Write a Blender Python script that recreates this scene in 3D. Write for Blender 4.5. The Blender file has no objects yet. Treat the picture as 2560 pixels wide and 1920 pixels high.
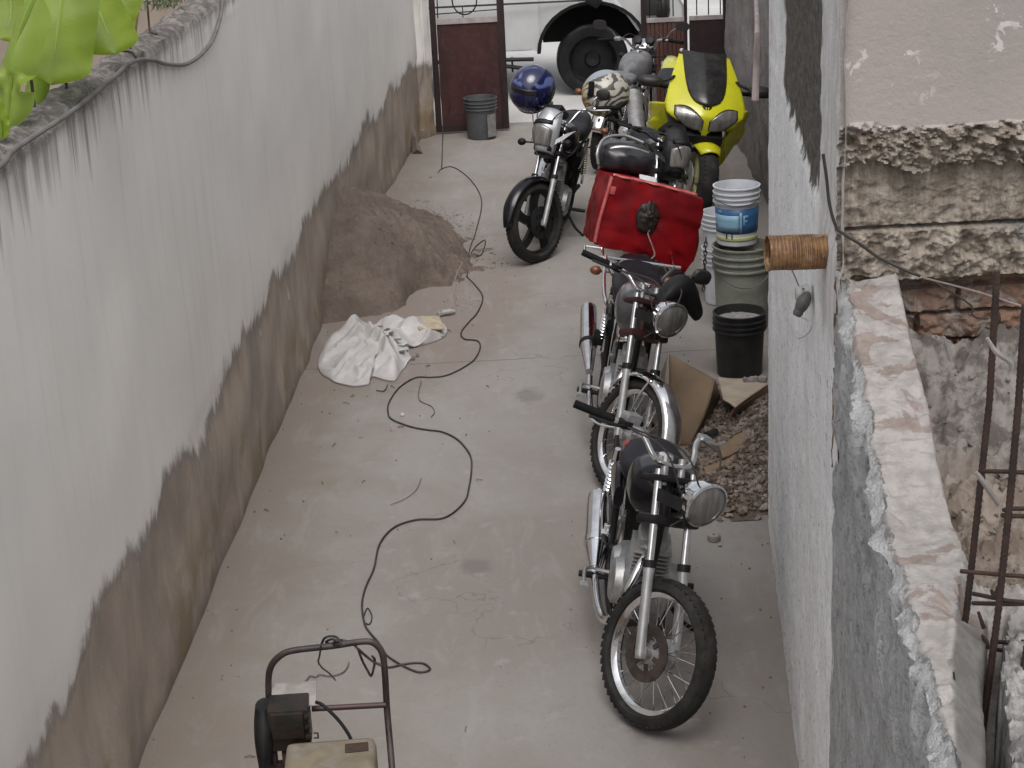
import bpy, bmesh, math, random
from math import sin, cos, pi, radians, tan, atan2, sqrt
from mathutils import Vector, Matrix, noise as mnoise
random.seed(7)
# ------------------------------------------------------------------ camera, sky, sun, exposure
scene = bpy.context.scene
COL = scene.collection
PITCH, ROLL, FPX, CAMH = radians(19.3), radians(2.8), 4500.0, 3.55
fw = Vector((0, cos(PITCH), -sin(PITCH))); up0 = Vector((0, sin(PITCH), cos(PITCH))); rt0 = Vector((1, 0, 0))
crt = cos(ROLL) * rt0 - sin(ROLL) * up0
cup = cos(ROLL) * up0 + sin(ROLL) * rt0
cam = bpy.data.cameras.new('camera'); camo = bpy.data.objects.new('camera', cam); COL.objects.link(camo)
camo.matrix_world = Matrix(((crt.x, cup.x, -fw.x, 0), (crt.y, cup.y, -fw.y, 0), (crt.z, cup.z, -fw.z, CAMH), (0, 0, 0, 1)))
cam.sensor_width = 36; cam.lens = 36 * FPX / 2560; cam.clip_end = 600; cam.clip_start = 0.05
scene.camera = camo
world = bpy.data.worlds.new('World'); scene.world = world; world.use_nodes = True
wn = world.node_tree.nodes; wl = world.node_tree.links
for n in list(wn): wn.remove(n)
sky = wn.new('ShaderNodeTexSky'); sky.sky_type = 'NISHITA'; sky.sun_disc = False
SUN_EL, SUN_AZ = radians(61), radians(176)
sky.sun_elevation = SUN_EL; sky.sun_rotation = SUN_AZ; sky.dust_density = 4.0; sky.air_density = 1.2
hs = wn.new('ShaderNodeHueSaturation'); hs.inputs['Saturation'].default_value = 0.22
bg = wn.new('ShaderNodeBackground'); bg.inputs['Strength'].default_value = 0.14
wo = wn.new('ShaderNodeOutputWorld')
wl.new(sky.outputs[0], hs.inputs['Color']); wl.new(hs.outputs[0], bg.inputs['Color']); wl.new(bg.outputs[0], wo.inputs['Surface'])
sl = bpy.data.lights.new('sun', 'SUN'); sl.energy = 0.9; sl.angle = radians(38); sl.color = (1.0, 0.97, 0.93)
so = bpy.data.objects.new('sun', sl); COL.objects.link(so)
sdir = Vector((sin(SUN_AZ) * cos(SUN_EL), cos(SUN_AZ) * cos(SUN_EL), sin(SUN_EL)))   # towards the sun
so.rotation_euler = sdir.to_track_quat('Z', 'Y').to_euler()
scene.view_settings.view_transform = 'Standard'; scene.view_settings.look = 'None'
scene.view_settings.exposure = 0.42; scene.view_settings.gamma = 1.0

# ------------------------------------------------------------------ measuring: a photo pixel to a point of the place
CP = Vector((0, 0, CAMH))
def ray(x, y): return crt * ((x - 1280) / FPX) - cup * ((y - 960) / FPX) + fw
def fl(x, y, z=0.0):
    d = ray(x, y); return CP + d * ((z - CAMH) / d.z)
def py(x, y, Y):
    d = ray(x, y); return CP + d * (Y / d.y)
def pl(x, y, A, B):
    d = ray(x, y); nx, ny = B[1] - A[1], A[0] - B[0]
    return CP + d * ((nx * A[0] + ny * A[1]) / (nx * d.x + ny * d.y))

# ------------------------------------------------------------------ materials
class G:
    def __init__(s, name):
        s.m = bpy.data.materials.new(name); s.m.use_nodes = True
        s.t = s.m.node_tree; s.b = s.t.nodes['Principled BSDF']; s.tc = s.t.nodes.new('ShaderNodeTexCoord')
    def _in(s, sock, v):
        if isinstance(v, bpy.types.NodeSocket): s.t.links.new(v, sock)
        elif isinstance(v, (tuple, list)) and sock.type == 'RGBA': sock.default_value = (*v[:3], 1)
        else: sock.default_value = v
    def math(s, op, a, b=0.0, clamp=False):
        n = s.t.nodes.new('ShaderNodeMath'); n.operation = op; n.use_clamp = clamp
        s._in(n.inputs[0], a); s._in(n.inputs[1], b); return n.outputs[0]
    def mix(s, f, a, b):
        n = s.t.nodes.new('ShaderNodeMix'); n.data_type = 'RGBA'
        s._in(n.inputs['Factor'], f); s._in(n.inputs[6], a); s._in(n.inputs[7], b); return n.outputs[2]
    def obj(s): return s.tc.outputs['Object']
    def pos(s): return s.t.nodes.new('ShaderNodeNewGeometry').outputs['Position']
    def nrm(s): return s.t.nodes.new('ShaderNodeNewGeometry').outputs['Normal']
    def sep(s, v):
        n = s.t.nodes.new('ShaderNodeSeparateXYZ'); s._in(n.inputs[0], v); return n.outputs
    def map(s, v, scale=(1, 1, 1), loc=(0, 0, 0)):
        n = s.t.nodes.new('ShaderNodeMapping'); s._in(n.inputs[0], v); n.inputs['Scale'].default_value = scale; n.inputs['Location'].default_value = loc
        return n.outputs[0]
    def noise(s, v, scale, detail=4, rough=0.55, dist=0.0):
        n = s.t.nodes.new('ShaderNodeTexNoise'); s._in(n.inputs['Vector'], v)
        n.inputs['Scale'].default_value = scale; n.inputs['Detail'].default_value = detail; n.inputs['Roughness'].default_value = rough
        n.inputs['Distortion'].default_value = dist; return n.outputs['Fac']
    def vor(s, v, scale, feat='F1'):
        n = s.t.nodes.new('ShaderNodeTexVoronoi'); n.feature = feat; s._in(n.inputs['Vector'], v); n.inputs['Scale'].default_value = scale
        return n.outputs['Distance']
    def step(s, v, lo, hi):
        n = s.t.nodes.new('ShaderNodeMapRange'); n.interpolation_type = 'SMOOTHSTEP'
        s._in(n.inputs[0], v); n.inputs[1].default_value = lo; n.inputs[2].default_value = hi; return n.outputs[0]
    def bump(s, h, strength, dist=0.01, prev=None):
        n = s.t.nodes.new('ShaderNodeBump'); s._in(n.inputs['Height'], h); n.inputs['Strength'].default_value = strength; n.inputs['Distance'].default_value = dist
        if prev: s._in(n.inputs['Normal'], prev)
        return n.outputs[0]
    def done(s, col=None, rough=None, normal=None, **kw):
        if col is not None: s._in(s.b.inputs['Base Color'], col)
        if rough is not None: s._in(s.b.inputs['Roughness'], rough)
        if normal is not None: s._in(s.b.inputs['Normal'], normal)
        for k, v in kw.items(): s._in(s.b.inputs[k], v)
        return s.m
def simple(name, col, col2=None, rough=0.5, metal=0.0, ns=8, bump=0.0, bs=90, dust=0.0, stretch=(1, 1, 1), lo=0.35, hi=0.65, **kw):
    g = G(name); v = g.map(g.obj(), stretch)
    n = g.noise(v, ns, 5, 0.6)
    c = g.mix(g.step(n, lo, hi), col, col2 or tuple(x * 0.72 for x in col))
    r = g.math('ADD', rough, g.math('MULTIPLY', g.math('SUBTRACT', n, 0.5), 0.25), True)
    if dust:
        d = g.math('MULTIPLY', g.step(g.noise(g.obj(), 14, 5, 0.65), 0.4, 0.75), dust)
        nz = g.step(g.sep(g.nrm())[2], -0.2, 1.0)
        d = g.math('MULTIPLY', d, g.math('ADD', 0.35, nz), True)
        c = g.mix(d, c, (0.23, 0.205, 0.185)); r = g.math('ADD', r, g.math('MULTIPLY', d, 0.35), True)
    nm = g.bump(g.noise(v, bs, 4, 0.6), bump, 0.004) if bump else None
    return g.done(c, r, nm, Metallic=metal, **kw)
MT = {}
MT['chrome'] = simple('chrome', (0.86, 0.86, 0.88), (0.7, 0.69, 0.69), 0.12, 1.0, 20, dust=0.05)
MT['alloy'] = simple('cast_alloy', (0.52, 0.52, 0.52), (0.38, 0.37, 0.36), 0.42, 0.85, 16, 0.15, 120, dust=0.35)
MT['forkleg'] = simple('silver_fork_paint', (0.56, 0.56, 0.57), (0.46, 0.46, 0.46), 0.38, 0.7, 20, dust=0.25)
MT['engine'] = simple('engine_alloy', (0.46, 0.46, 0.465), (0.31, 0.305, 0.3), 0.42, 0.75, 18, 0.2, 130, dust=0.2)
MT['black_paint'] = simple('black_paint', (0.004, 0.004, 0.006), (0.007, 0.007, 0.01), 0.16, 0, 10, dust=0.02, **{'Specular IOR Level': 0.4})
MT['black_metal'] = simple('black_metal', (0.006, 0.006, 0.007), (0.011, 0.010, 0.010), 0.5, 0.0, 18, dust=0.04, **{'Specular IOR Level': 0.3})
MT['black_plastic'] = simple('black_plastic', (0.006, 0.006, 0.007), (0.010, 0.010, 0.010), 0.55, 0, 14, 0.1, 200, dust=0.03, **{'Specular IOR Level': 0.3})
MT['seat'] = simple('black_vinyl', (0.006, 0.006, 0.010), (0.011, 0.011, 0.015), 0.5, 0, 10, 0.25, 160, dust=0.03, **{'Specular IOR Level': 0.3})
MT['dusty_seat'] = simple('dusty_vinyl', (0.11, 0.115, 0.13), (0.2, 0.2, 0.215), 0.6, 0, 12, 0.25, 160, dust=0.4)
MT['rubber'] = simple('tyre_rubber', (0.012, 0.0115, 0.011), (0.024, 0.022, 0.021), 0.8, 0, 10, 0.3, 110, dust=0.1, **{'Specular IOR Level': 0.25})
MT['grip'] = simple('grip_rubber', (0.007, 0.007, 0.007), None, 0.75, 0, 10, 0.3, 200, **{'Specular IOR Level': 0.2})
MT['steelgrey'] = simple('grey_metallic_paint', (0.12, 0.122, 0.128), (0.085, 0.086, 0.09), 0.25, 0.5, 9, dust=0.06, **{'Coat Weight': 0.5})
MT['rustydark'] = simple('rusty_disc_steel', (0.075, 0.055, 0.045), (0.035, 0.028, 0.025), 0.55, 0.4, 22, 0.2, 140, dust=0.2)
MT['maroon_metal'] = simple('dull_red_metal', (0.05, 0.012, 0.012), (0.03, 0.01, 0.01), 0.5, 0.1, 15)
MT['white_paint'] = simple('white_paint', (0.62, 0.62, 0.62), (0.52, 0.52, 0.52), 0.35, 0, 12, dust=0.15)
MT['silver_cowl'] = simple('silver_plastic', (0.45, 0.46, 0.48), (0.36, 0.36, 0.38), 0.25, 0.45, 12, dust=0.2)
MT['orange_lens'] = simple('amber_lens', (0.20, 0.055, 0.015), None, 0.25, 0, 20, dust=0.3)
MT['red_lens'] = simple('red_lens', (0.3, 0.012, 0.012), None, 0.2, 0, 20, dust=0.2)
MT['lens'] = simple('lamp_glass', (0.30, 0.29, 0.275), (0.18, 0.172, 0.16), 0.09, 0.5, 7, 0.25, 40, stretch=(1, 6, 1))
MT['mirrorback'] = simple('mirror_shell', (0.022, 0.018, 0.018), None, 0.5, 0, 14, dust=0.08)
MT['yellow'] = simple('yellow_fairing_paint', (0.57, 0.56, 0.012), (0.50, 0.48, 0.012), 0.26, 0, 5, dust=0.05, **{'Coat Weight': 0.5})
MT['yellow_rim'] = simple('pale_yellow_rim', (0.55, 0.52, 0.28), None, 0.35, 0, 12, dust=0.2)
MT['screen'] = simple('smoked_screen', (0.012, 0.011, 0.012), (0.02, 0.019, 0.019), 0.2, 0, 4, dust=0.08)
MT['blueplastic'] = simple('dark_blue_plastic', (0.02, 0.028, 0.12), None, 0.3, 0, 8, dust=0.2)
MT['plate'] = simple('white_plate', (0.6, 0.6, 0.62), (0.5, 0.5, 0.52), 0.4, 0, 30, dust=0.2)
MT['redbox'] = simple('red_tarpaulin', (0.21, 0.003, 0.006), (0.11, 0.002, 0.004), 0.5, 0, 4, 0.5, 9, dust=0.0, **{'Specular IOR Level': 0.2})
MT['redlight'] = simple('worn_red_trim', (0.48, 0.12, 0.11), (0.4, 0.06, 0.06), 0.45, 0, 14)
MT['cordpink'] = simple('pale_cord', (0.34, 0.25, 0.23), None, 0.6, 0, 20)
MT['cable'] = simple('black_cable', (0.018, 0.016, 0.016), (0.03, 0.027, 0.025), 0.6, 0, 6, dust=0.15)
MT['greycable'] = simple('grey_cable', (0.16, 0.15, 0.148), (0.115, 0.105, 0.1), 0.6, 0, 9, dust=0.3)
MT['wire'] = simple('thin_wire', (0.16, 0.13, 0.12), None, 0.6, 0, 9)
MT['whitewire'] = simple('white_wire', (0.5, 0.49, 0.48), None, 0.6, 0, 9)
MT['rebar'] = simple('rusty_rebar', (0.028, 0.018, 0.016), (0.055, 0.03, 0.02), 0.8, 0.1, 30, 0.5, 200)
MT['card'] = simple('cardboard', (0.27, 0.19, 0.12), (0.21, 0.143, 0.09), 0.85, 0, 4, 0.2, 60, dust=0.2)
MT['cardlight'] = simple('pale_cardboard', (0.46, 0.39, 0.31), (0.38, 0.31, 0.24), 0.85, 0, 5, 0.2, 60, dust=0.2)
MT['gatered'] = simple('maroon_gate_paint', (0.062, 0.02, 0.018), (0.042, 0.014, 0.014), 0.42, 0.0, 3, 0.1, 60, dust=0.2, stretch=(1, 1, 0.3))
MT['gatedark'] = simple('dark_gate_paint', (0.03, 0.016, 0.017), (0.022, 0.012, 0.012), 0.45, 0.0, 5, 0.1, 60, dust=0.1)
MT['gatebrown'] = simple('brown_gate_slats', (0.085, 0.032, 0.022), (0.055, 0.02, 0.016), 0.45, 0.0, 6, 0.1, 60, dust=0.15, stretch=(6, 6, 0.4))
MT['whitesteel'] = simple('pale_painted_steel', (0.42, 0.37, 0.36), None, 0.5, 0, 10, dust=0.3)
MT['vanwhite'] = simple('white_van_paint', (0.52, 0.525, 0.52), (0.46, 0.46, 0.455), 0.3, 0, 2, dust=0.08, **{'Coat Weight': 0.4})
MT['glassdark'] = simple('dark_glass', (0.02, 0.022, 0.024), None, 0.08, 0, 5)
MT['bucketblack'] = simple('black_bucket_plastic', (0.011, 0.011, 0.012), (0.018, 0.018, 0.018), 0.5, 0, 8, dust=0.1)
MT['bucketwhite'] = simple('white_bucket_plastic', (0.58, 0.6, 0.64), (0.48, 0.5, 0.53), 0.45, 0, 6, dust=0.15)
MT['bucketblue'] = simple('blue_bucket_label', (0.028, 0.105, 0.25), (0.035, 0.13, 0.3), 0.4, 0, 5, dust=0.1)
MT['labellight'] = simple('pale_blue_label_print', (0.24, 0.42, 0.56), (0.2, 0.34, 0.47), 0.45, 0, 7, dust=0.15)
MT['labellime'] = simple('lime_label_band', (0.42, 0.46, 0.12), (0.45, 0.47, 0.25), 0.5, 0, 20, dust=0.2)
MT['bucketgrey'] = simple('grimy_bucket_plastic', (0.25, 0.265, 0.215), (0.15, 0.155, 0.135), 0.65, 0, 4, 0.2, 50, dust=0.5)
MT['bucketgate'] = simple('grey_bucket_plastic', (0.075, 0.08, 0.088), (0.05, 0.055, 0.06), 0.55, 0, 4, dust=0.35)
g = G('dry_sand'); p = g.obj(); n_ = g.noise(p, 4, 6, 0.65); c = g.mix(g.step(n_, 0.34, 0.66), (0.185, 0.145, 0.12), (0.128, 0.098, 0.08))
c = g.mix(g.math('MULTIPLY', g.step(g.noise(p, 38, 5, 0.75), 0.52, 0.66), 0.55), c, (0.085, 0.066, 0.057)); c = g.mix(g.math('MULTIPLY', g.step(g.noise(p, 120, 3, 0.7), 0.58, 0.7), 0.5), c, (0.27, 0.232, 0.205))
b_ = g.bump(g.noise(p, 26, 6, 0.75), 0.8, 0.03); b_ = g.bump(g.noise(p, 120, 3, 0.7), 0.7, 0.008, b_)
MT['sand'] = g.done(c, 0.97, b_)
MT['greysand'] = simple('pale_grey_sand', (0.3, 0.29, 0.28), (0.2, 0.19, 0.185), 0.95, 0, 30, 0.6, 90)
MT['palegrey'] = simple('mortar_bits', (0.30, 0.28, 0.265), (0.2, 0.182, 0.17), 0.9, 0, 12, 0.5, 60)
MT['rubblebit'] = simple('dull_masonry_bits', (0.17, 0.145, 0.128), (0.11, 0.09, 0.08), 0.95, 0, 9, 0.5, 60)
MT['brickbit'] = simple('orange_brick', (0.25, 0.135, 0.085), (0.17, 0.10, 0.07), 0.9, 0, 9, 0.5, 70, dust=0.35)
MT['sackwhite'] = simple('woven_sack', (0.47, 0.455, 0.45), (0.38, 0.365, 0.36), 0.7, 0, 5, 0.25, 260, dust=0.12)
MT['sackprint'] = simple('grey_sack_print', (0.13, 0.125, 0.13), None, 0.7, 0, 30)
MT['sackpatch'] = simple('yellowed_paper', (0.42, 0.36, 0.25), (0.3, 0.25, 0.18), 0.7, 0, 30)
MT['cartblack'] = simple('old_black_tube_paint', (0.022, 0.018, 0.018), (0.04, 0.028, 0.026), 0.5, 0.2, 14, 0.2, 80, dust=0.15)
MT['cartred'] = simple('faded_red_tube_paint', (0.06, 0.026, 0.026), (0.035, 0.02, 0.02), 0.5, 0.1, 14, dust=0.15)
MT['cartyellow'] = simple('dirty_cream_paint', (0.21, 0.175, 0.115), (0.15, 0.125, 0.085), 0.75, 0, 9, 0.3, 40, dust=0.6)
MT['greasy'] = simple('greasy_black_iron', (0.012, 0.0105, 0.0095), (0.028, 0.018, 0.013), 0.5, 0.2, 16, 0.5, 60)
MT['pvc'] = simple('pinkish_pvc', (0.48, 0.40, 0.385), (0.38, 0.30, 0.29), 0.5, 0, 8, dust=0.3)
MT['porcelain'] = simple('dirty_white_socket', (0.36, 0.35, 0.335), (0.25, 0.24, 0.23), 0.5, 0, 20, dust=0.3)
def leafmat(name, c1, c2):
    g = G(name); n = g.noise(g.map(g.obj(), (1, 1, 1)), 5, 4)
    c = g.mix(g.step(n, 0.35, 0.65), c1, c2)
    uv = g.tc.outputs['UV']; us = g.sep(uv)
    ac = g.math('ABSOLUTE', g.math('SUBTRACT', us[0], 0.5)); vv = g.math('SUBTRACT', us[1], g.math('MULTIPLY', ac, 0.12))
    cb_ = g.t.nodes.new('ShaderNodeCombineXYZ'); g._in(cb_.inputs[1], vv)
    w = g.noise(g.map(cb_.outputs[0], (0, 46, 0)), 1, 3, 0.6)
    c = g.mix(g.math('MULTIPLY', g.step(w, 0.45, 0.6), 0.16), c, tuple(x * 0.62 for x in c1))
    edge_ = g.step(g.math('ADD', ac, g.math('MULTIPLY', g.noise(g.obj(), 18, 4, 0.7), 0.06)), 0.515, 0.535)
    b = g.done(c, 0.45, g.bump(w, 0.3, 0.004))
    tr = g.t.nodes.new('ShaderNodeBsdfTranslucent'); g._in(tr.inputs['Color'], tuple(min(1, x * 1.5) for x in c1))
    mx = g.t.nodes.new('ShaderNodeMixShader'); mx.inputs[0].default_value = 0.45
    out = g.t.nodes['Material Output']
    g.t.links.new(g.b.outputs[0], mx.inputs[1]); g.t.links.new(tr.outputs[0], mx.inputs[2]); g.t.links.new(mx.outputs[0], out.inputs[0])
    return g.m
MT['fixture'] = simple('grimy_lamp_body', (0.085, 0.08, 0.076), (0.05, 0.045, 0.042), 0.5, 0, 30, dust=0.3)
MT['leaf'] = leafmat('banana_leaf', (0.22, 0.30, 0.025), (0.14, 0.215, 0.012))
MT['leafpale'] = leafmat('young_banana_leaf', (0.30, 0.40, 0.08), (0.22, 0.31, 0.045))
MT['weed'] = leafmat('weed_leaf', (0.07, 0.10, 0.04), (0.10, 0.12, 0.06))

# ------------------------------------------------------------------ mesh builder
def catmull(pts, sub):
    P = [Vector(p) for p in pts]
    if sub <= 1 or len(P) < 3: return P
    out = []
    for i in range(len(P) - 1):
        p0 = P[i - 1] if i else P[0] * 2 - P[1]
        p1, p2 = P[i], P[i + 1]
        p3 = P[i + 2] if i + 2 < len(P) else P[-1] * 2 - P[-2]
        for k in range(sub):
            t = k / sub
            out.append(0.5 * ((2 * p1) + (p2 - p0) * t + (2 * p0 - 5 * p1 + 4 * p2 - p3) * t * t + (3 * p1 - p0 - 3 * p2 + p3) * t ** 3))
    out.append(P[-1]); return out
class MB:
    def __init__(s, M=None): s.v = []; s.f = []; s.M = M or Matrix.Identity(4)
    def add(s, vs, fs, M=None):
        T = s.M @ M if M else s.M
        o = len(s.v); s.v += [T @ Vector(p) for p in vs]; s.f += [tuple(i + o for i in f) for f in fs]; return s
    def box(s, c, d, rot=None, bev=0.0, M=None):
        bm = bmesh.new(); bmesh.ops.create_cube(bm, size=1.0)
        for v in bm.verts: v.co = Vector((v.co.x * d[0], v.co.y * d[1], v.co.z * d[2]))
        if bev: bmesh.ops.bevel(bm, geom=bm.edges[:] + bm.verts[:], offset=bev, segments=2, affect='EDGES', profile=0.6)
        T = Matrix.Translation(Vector(c))
        if rot: T = T @ (Matrix.Rotation(rot[2], 4, 'Z') @ Matrix.Rotation(rot[1], 4, 'Y') @ Matrix.Rotation(rot[0], 4, 'X'))
        bm.verts.index_update()
        s.add([T @ v.co for v in bm.verts], [[v.index for v in f.verts] for f in bm.faces], M); bm.free(); return s
    def tube(s, pts, r, n=8, sub=1, cap=True, M=None, flat=None):
        P = catmull(pts, sub); m = len(P)
        rs = r if isinstance(r, (list, tuple)) else [r] * len(pts)
        def rad(i):
            t = i / max(1, m - 1) * (len(rs) - 1); k = min(int(t), len(rs) - 2) if len(rs) > 1 else 0
            return rs[k] + (rs[k + 1] - rs[k]) * (t - k) if len(rs) > 1 else rs[0]
        T0 = (P[1] - P[0]).normalized(); u = T0.orthogonal().normalized(); vs = []; fs = []
        for i in range(m):
            T = ((P[min(i + 1, m - 1)] - P[max(i - 1, 0)])).normalized()
            u = (u - T * u.dot(T)).normalized(); w = T.cross(u)
            for k in range(n):
                a = 2 * pi * k / n; vs.append(P[i] + (u * cos(a) + w * sin(a)) * rad(i))
        for i in range(m - 1):
            for k in range(n): fs.append((i * n + k, i * n + (k + 1) % n, (i + 1) * n + (k + 1) % n, (i + 1) * n + k))
        if cap: fs.append(tuple(range(n))[::-1]); fs.append(tuple((m - 1) * n + k for k in range(n)))
        return s.add(vs, fs, M)
    def lathe(s, prof, n=24, M=None, close=False, axis='Z'):   # prof: (r, h)
        vs = []; fs = []; m = len(prof)
        for r, h in prof:
            for k in range(n):
                a = 2 * pi * k / n
                vs.append((r * cos(a), r * sin(a), h) if axis == 'Z' else (r * cos(a), h, r * sin(a)) if axis == 'Y' else (h, r * cos(a), r * sin(a)))
        for i in range(m if close else m - 1):
            j = (i + 1) % m
            for k in range(n): fs.append((i * n + k, i * n + (k + 1) % n, j * n + (k + 1) % n, j * n + k))
        return s.add(vs, fs, M)
    def loft(s, rings, cap=True, M=None, closed=True):
        n = len(rings[0]); vs = [p for r in rings for p in r]; fs = []
        for i in range(len(rings) - 1):
            for k in range(n if closed else n - 1):
                fs.append((i * n + k, i * n + (k + 1) % n, (i + 1) * n + (k + 1) % n, (i + 1) * n + k))
        if cap and closed: fs.append(tuple(range(n))[::-1]); fs.append(tuple((len(rings) - 1) * n + k for k in range(n)))
        return s.add(vs, fs, M)
    def grid(s, fn, nu, nv, M=None):
        vs = [fn(i / nu, j / nv) for i in range(nu + 1) for j in range(nv + 1)]; w = nv + 1
        return s.add(vs, [(i * w + j, (i + 1) * w + j, (i + 1) * w + j + 1, i * w + j + 1) for i in range(nu) for j in range(nv)], M)
    def ball(s, c, r, n=12, m=8, M=None):
        if not isinstance(r, (tuple, list)): r = (r, r, r)
        rings = [[Vector(c) + Vector((r[0] * sin(pi * i / m) * cos(2 * pi * k / n), r[1] * sin(pi * i / m) * sin(2 * pi * k / n), r[2] * cos(pi * i / m))) for k in range(n)] for i in range(m, -1, -1)]
        return s.loft(rings, False, M)
    def build(s, name, mat, parent=None, ang=38, thick=0, uv=None, flat=False):
        me = bpy.data.meshes.new(name); me.from_pydata([tuple(p) for p in s.v], [], s.f); me.update()
        bm = bmesh.new(); bm.from_mesh(me); bmesh.ops.remove_doubles(bm, verts=bm.verts, dist=1e-5)
        bmesh.ops.recalc_face_normals(bm, faces=bm.faces); bm.to_mesh(me); bm.free()
        if not flat: me.shade_smooth(); me.set_sharp_from_angle(angle=radians(ang))
        o = bpy.data.objects.new(name, me); COL.objects.link(o)
        me.materials.append(MT[mat] if isinstance(mat, str) else mat)
        if parent: o.parent = parent
        if thick:
            md = o.modifiers.new('thickness', 'SOLIDIFY'); md.thickness = thick; md.offset = 0
        return o
def tag(o, label=None, cat=None, group=None, kind=None):
    if label: o['label'] = label
    if cat: o['category'] = cat
    if group: o['group'] = group
    if kind or label: o['kind'] = kind or 'thing'
    return o
def thing(name, label, cat, loc=(0, 0, 0), rot=(0, 0, 0), group=None):
    o = bpy.data.objects.new(name, None); COL.objects.link(o); o.location = loc; o.rotation_euler = rot; o.empty_display_size = 0.1
    return tag(o, label, cat, group)
def sup(w, h, n, e=2.6, cy=0.0, cz=0.0, x=0.0, htop=None):   # superellipse ring in the YZ plane
    out = []
    for k in range(n):
        a = 2 * pi * k / n; c, q = cos(a), sin(a)
        hh = (htop if htop is not None and q > 0 else h)
        out.append(Vector((x, cy + w * math.copysign(abs(c) ** (2 / e), c), cz + hh * math.copysign(abs(q) ** (2 / e), q))))
    return out
# ------------------------------------------------------------------ the setting: ground, alley floor, street
def fbm(p, o=4): return mnoise.fractal(Vector(p), 0.6, 2.1, o)
def nz(x, y=0.0, z=0.0): return mnoise.noise(Vector((x, y, z)))
def xl(Y):                                   # alley face of the left wall
    a = -1.468 + 0.0412 * (Y - 5.96)
    return a + (0.0 if Y < 11 else 0.0335 * (Y - 11) ** 2 / 6.62 * 1.0)
def xr(Y): return 0.978 + 0.1007 * (Y - 5.736)     # alley face of the near right wall
def zt(Y):                                   # ragged top of the low right wall
    k = [(0.0, 2.0), (2.6, 2.03), (3.45, 2.02), (3.6, 2.06), (3.8, 2.14), (4.05, 2.17), (4.25, 2.22), (4.5, 2.27)]
    for (a, p), (b, q) in zip(k, k[1:]):
        if Y <= b: return p + (q - p) * (Y - a) / (b - a)
    return 2.27
g = G('packed_dirt'); n = g.noise(g.pos(), 1.5, 6)
MT['dirt'] = g.done(g.mix(n, (0.13, 0.105, 0.082), (0.19, 0.16, 0.13)), 0.95, g.bump(g.noise(g.pos(), 14, 6), 0.6, 0.03))
gm = MB(); gm.grid(lambda u, v: (-150 + 300 * u, -80 + 300 * v, -0.03), 6, 6)
tag(gm.build('ground', 'dirt'), kind='structure')
g = G('alley_concrete'); p = g.pos(); P = g.sep(p)
big = g.noise(p, 0.75, 5, 0.6, 0.4); mid = g.noise(p, 3.2, 6, 0.65, 0.6); fine = g.noise(p, 45, 5, 0.7); grit = g.noise(p, 190, 3, 0.7)
c = g.mix(g.step(big, 0.36, 0.62), (0.218, 0.193, 0.174), (0.260, 0.245, 0.229))
c = g.mix(g.math('MULTIPLY', g.step(mid, 0.5, 0.72), 0.55), c, (0.225, 0.195, 0.182))
c = g.mix(g.math('MULTIPLY', g.step(g.noise(p, 7, 5, 0.6), 0.58, 0.72), 0.4), c, (0.33, 0.31, 0.3))
c = g.mix(g.math('MULTIPLY', g.step(fine, 0.55, 0.7), 0.5), c, (0.17, 0.15, 0.142))
c = g.mix(g.math('MULTIPLY', g.step(grit, 0.58, 0.7), 0.4), c, (0.14, 0.125, 0.118))
spk = g.step(g.vor(p, 26), 0.05, 0.02)
c = g.mix(g.math('MULTIPLY', spk, g.step(g.noise(p, 2.2, 3), 0.45, 0.6)), c, (0.12, 0.105, 0.1))
# dirt washed against the left wall and the joint across the slab
lw = g.math('SUBTRACT', P[0], g.math('ADD', -1.714, g.math('MULTIPLY', P[1], 0.0412)))
dw = g.math('ADD', lw, g.math('MULTIPLY', g.math('SUBTRACT', g.noise(p, 2.5, 5, 0.65), 0.5), 1.1))
c = g.mix(g.math('MULTIPLY', g.step(dw, 0.75, 0.05), 0.75), c, (0.2, 0.165, 0.135))
rw = g.math('SUBTRACT', g.math('ADD', 0.40, g.math('MULTIPLY', P[1], 0.1007)), P[0])
rd = g.math('ADD', rw, g.math('MULTIPLY', g.math('SUBTRACT', g.noise(p, 4, 5, 0.65), 0.5), 0.5))
c = g.mix(g.math('MULTIPLY', g.step(rd, 0.3, 0.0), 0.5), c, (0.19, 0.165, 0.148))
pd = g.math('ADD', g.math('POWER', g.math('DIVIDE', g.math('ADD', P[0], 0.75), 1.0), 2.0), g.math('POWER', g.math('DIVIDE', g.math('SUBTRACT', P[1], 12.3), 2.3), 2.0))
c = g.mix(g.math('MULTIPLY', g.step(g.math('ADD', pd, g.math('MULTIPLY', g.math('SUBTRACT', g.noise(p, 2.4, 6, 0.7), 0.5), 1.6)), 1.15, 0.45), 0.8), c, (0.2, 0.163, 0.142))
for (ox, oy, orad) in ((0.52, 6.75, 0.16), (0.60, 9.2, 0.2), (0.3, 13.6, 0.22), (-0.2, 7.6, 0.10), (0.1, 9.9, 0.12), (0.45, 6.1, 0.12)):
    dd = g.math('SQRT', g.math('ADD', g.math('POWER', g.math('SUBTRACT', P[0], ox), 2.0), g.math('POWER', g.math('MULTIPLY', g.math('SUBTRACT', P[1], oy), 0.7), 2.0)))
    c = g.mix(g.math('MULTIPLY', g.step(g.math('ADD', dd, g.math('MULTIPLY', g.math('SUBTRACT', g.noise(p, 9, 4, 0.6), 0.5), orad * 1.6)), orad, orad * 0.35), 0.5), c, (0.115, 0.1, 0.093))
crk = g.vor(g.map(p, (1, 0.8, 1)), 0.9, 'DISTANCE_TO_EDGE')
wcr = g.t.nodes.new('ShaderNodeTexVoronoi'); wcr.feature = 'DISTANCE_TO_EDGE'; wcr.inputs['Scale'].default_value = 0.8
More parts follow.
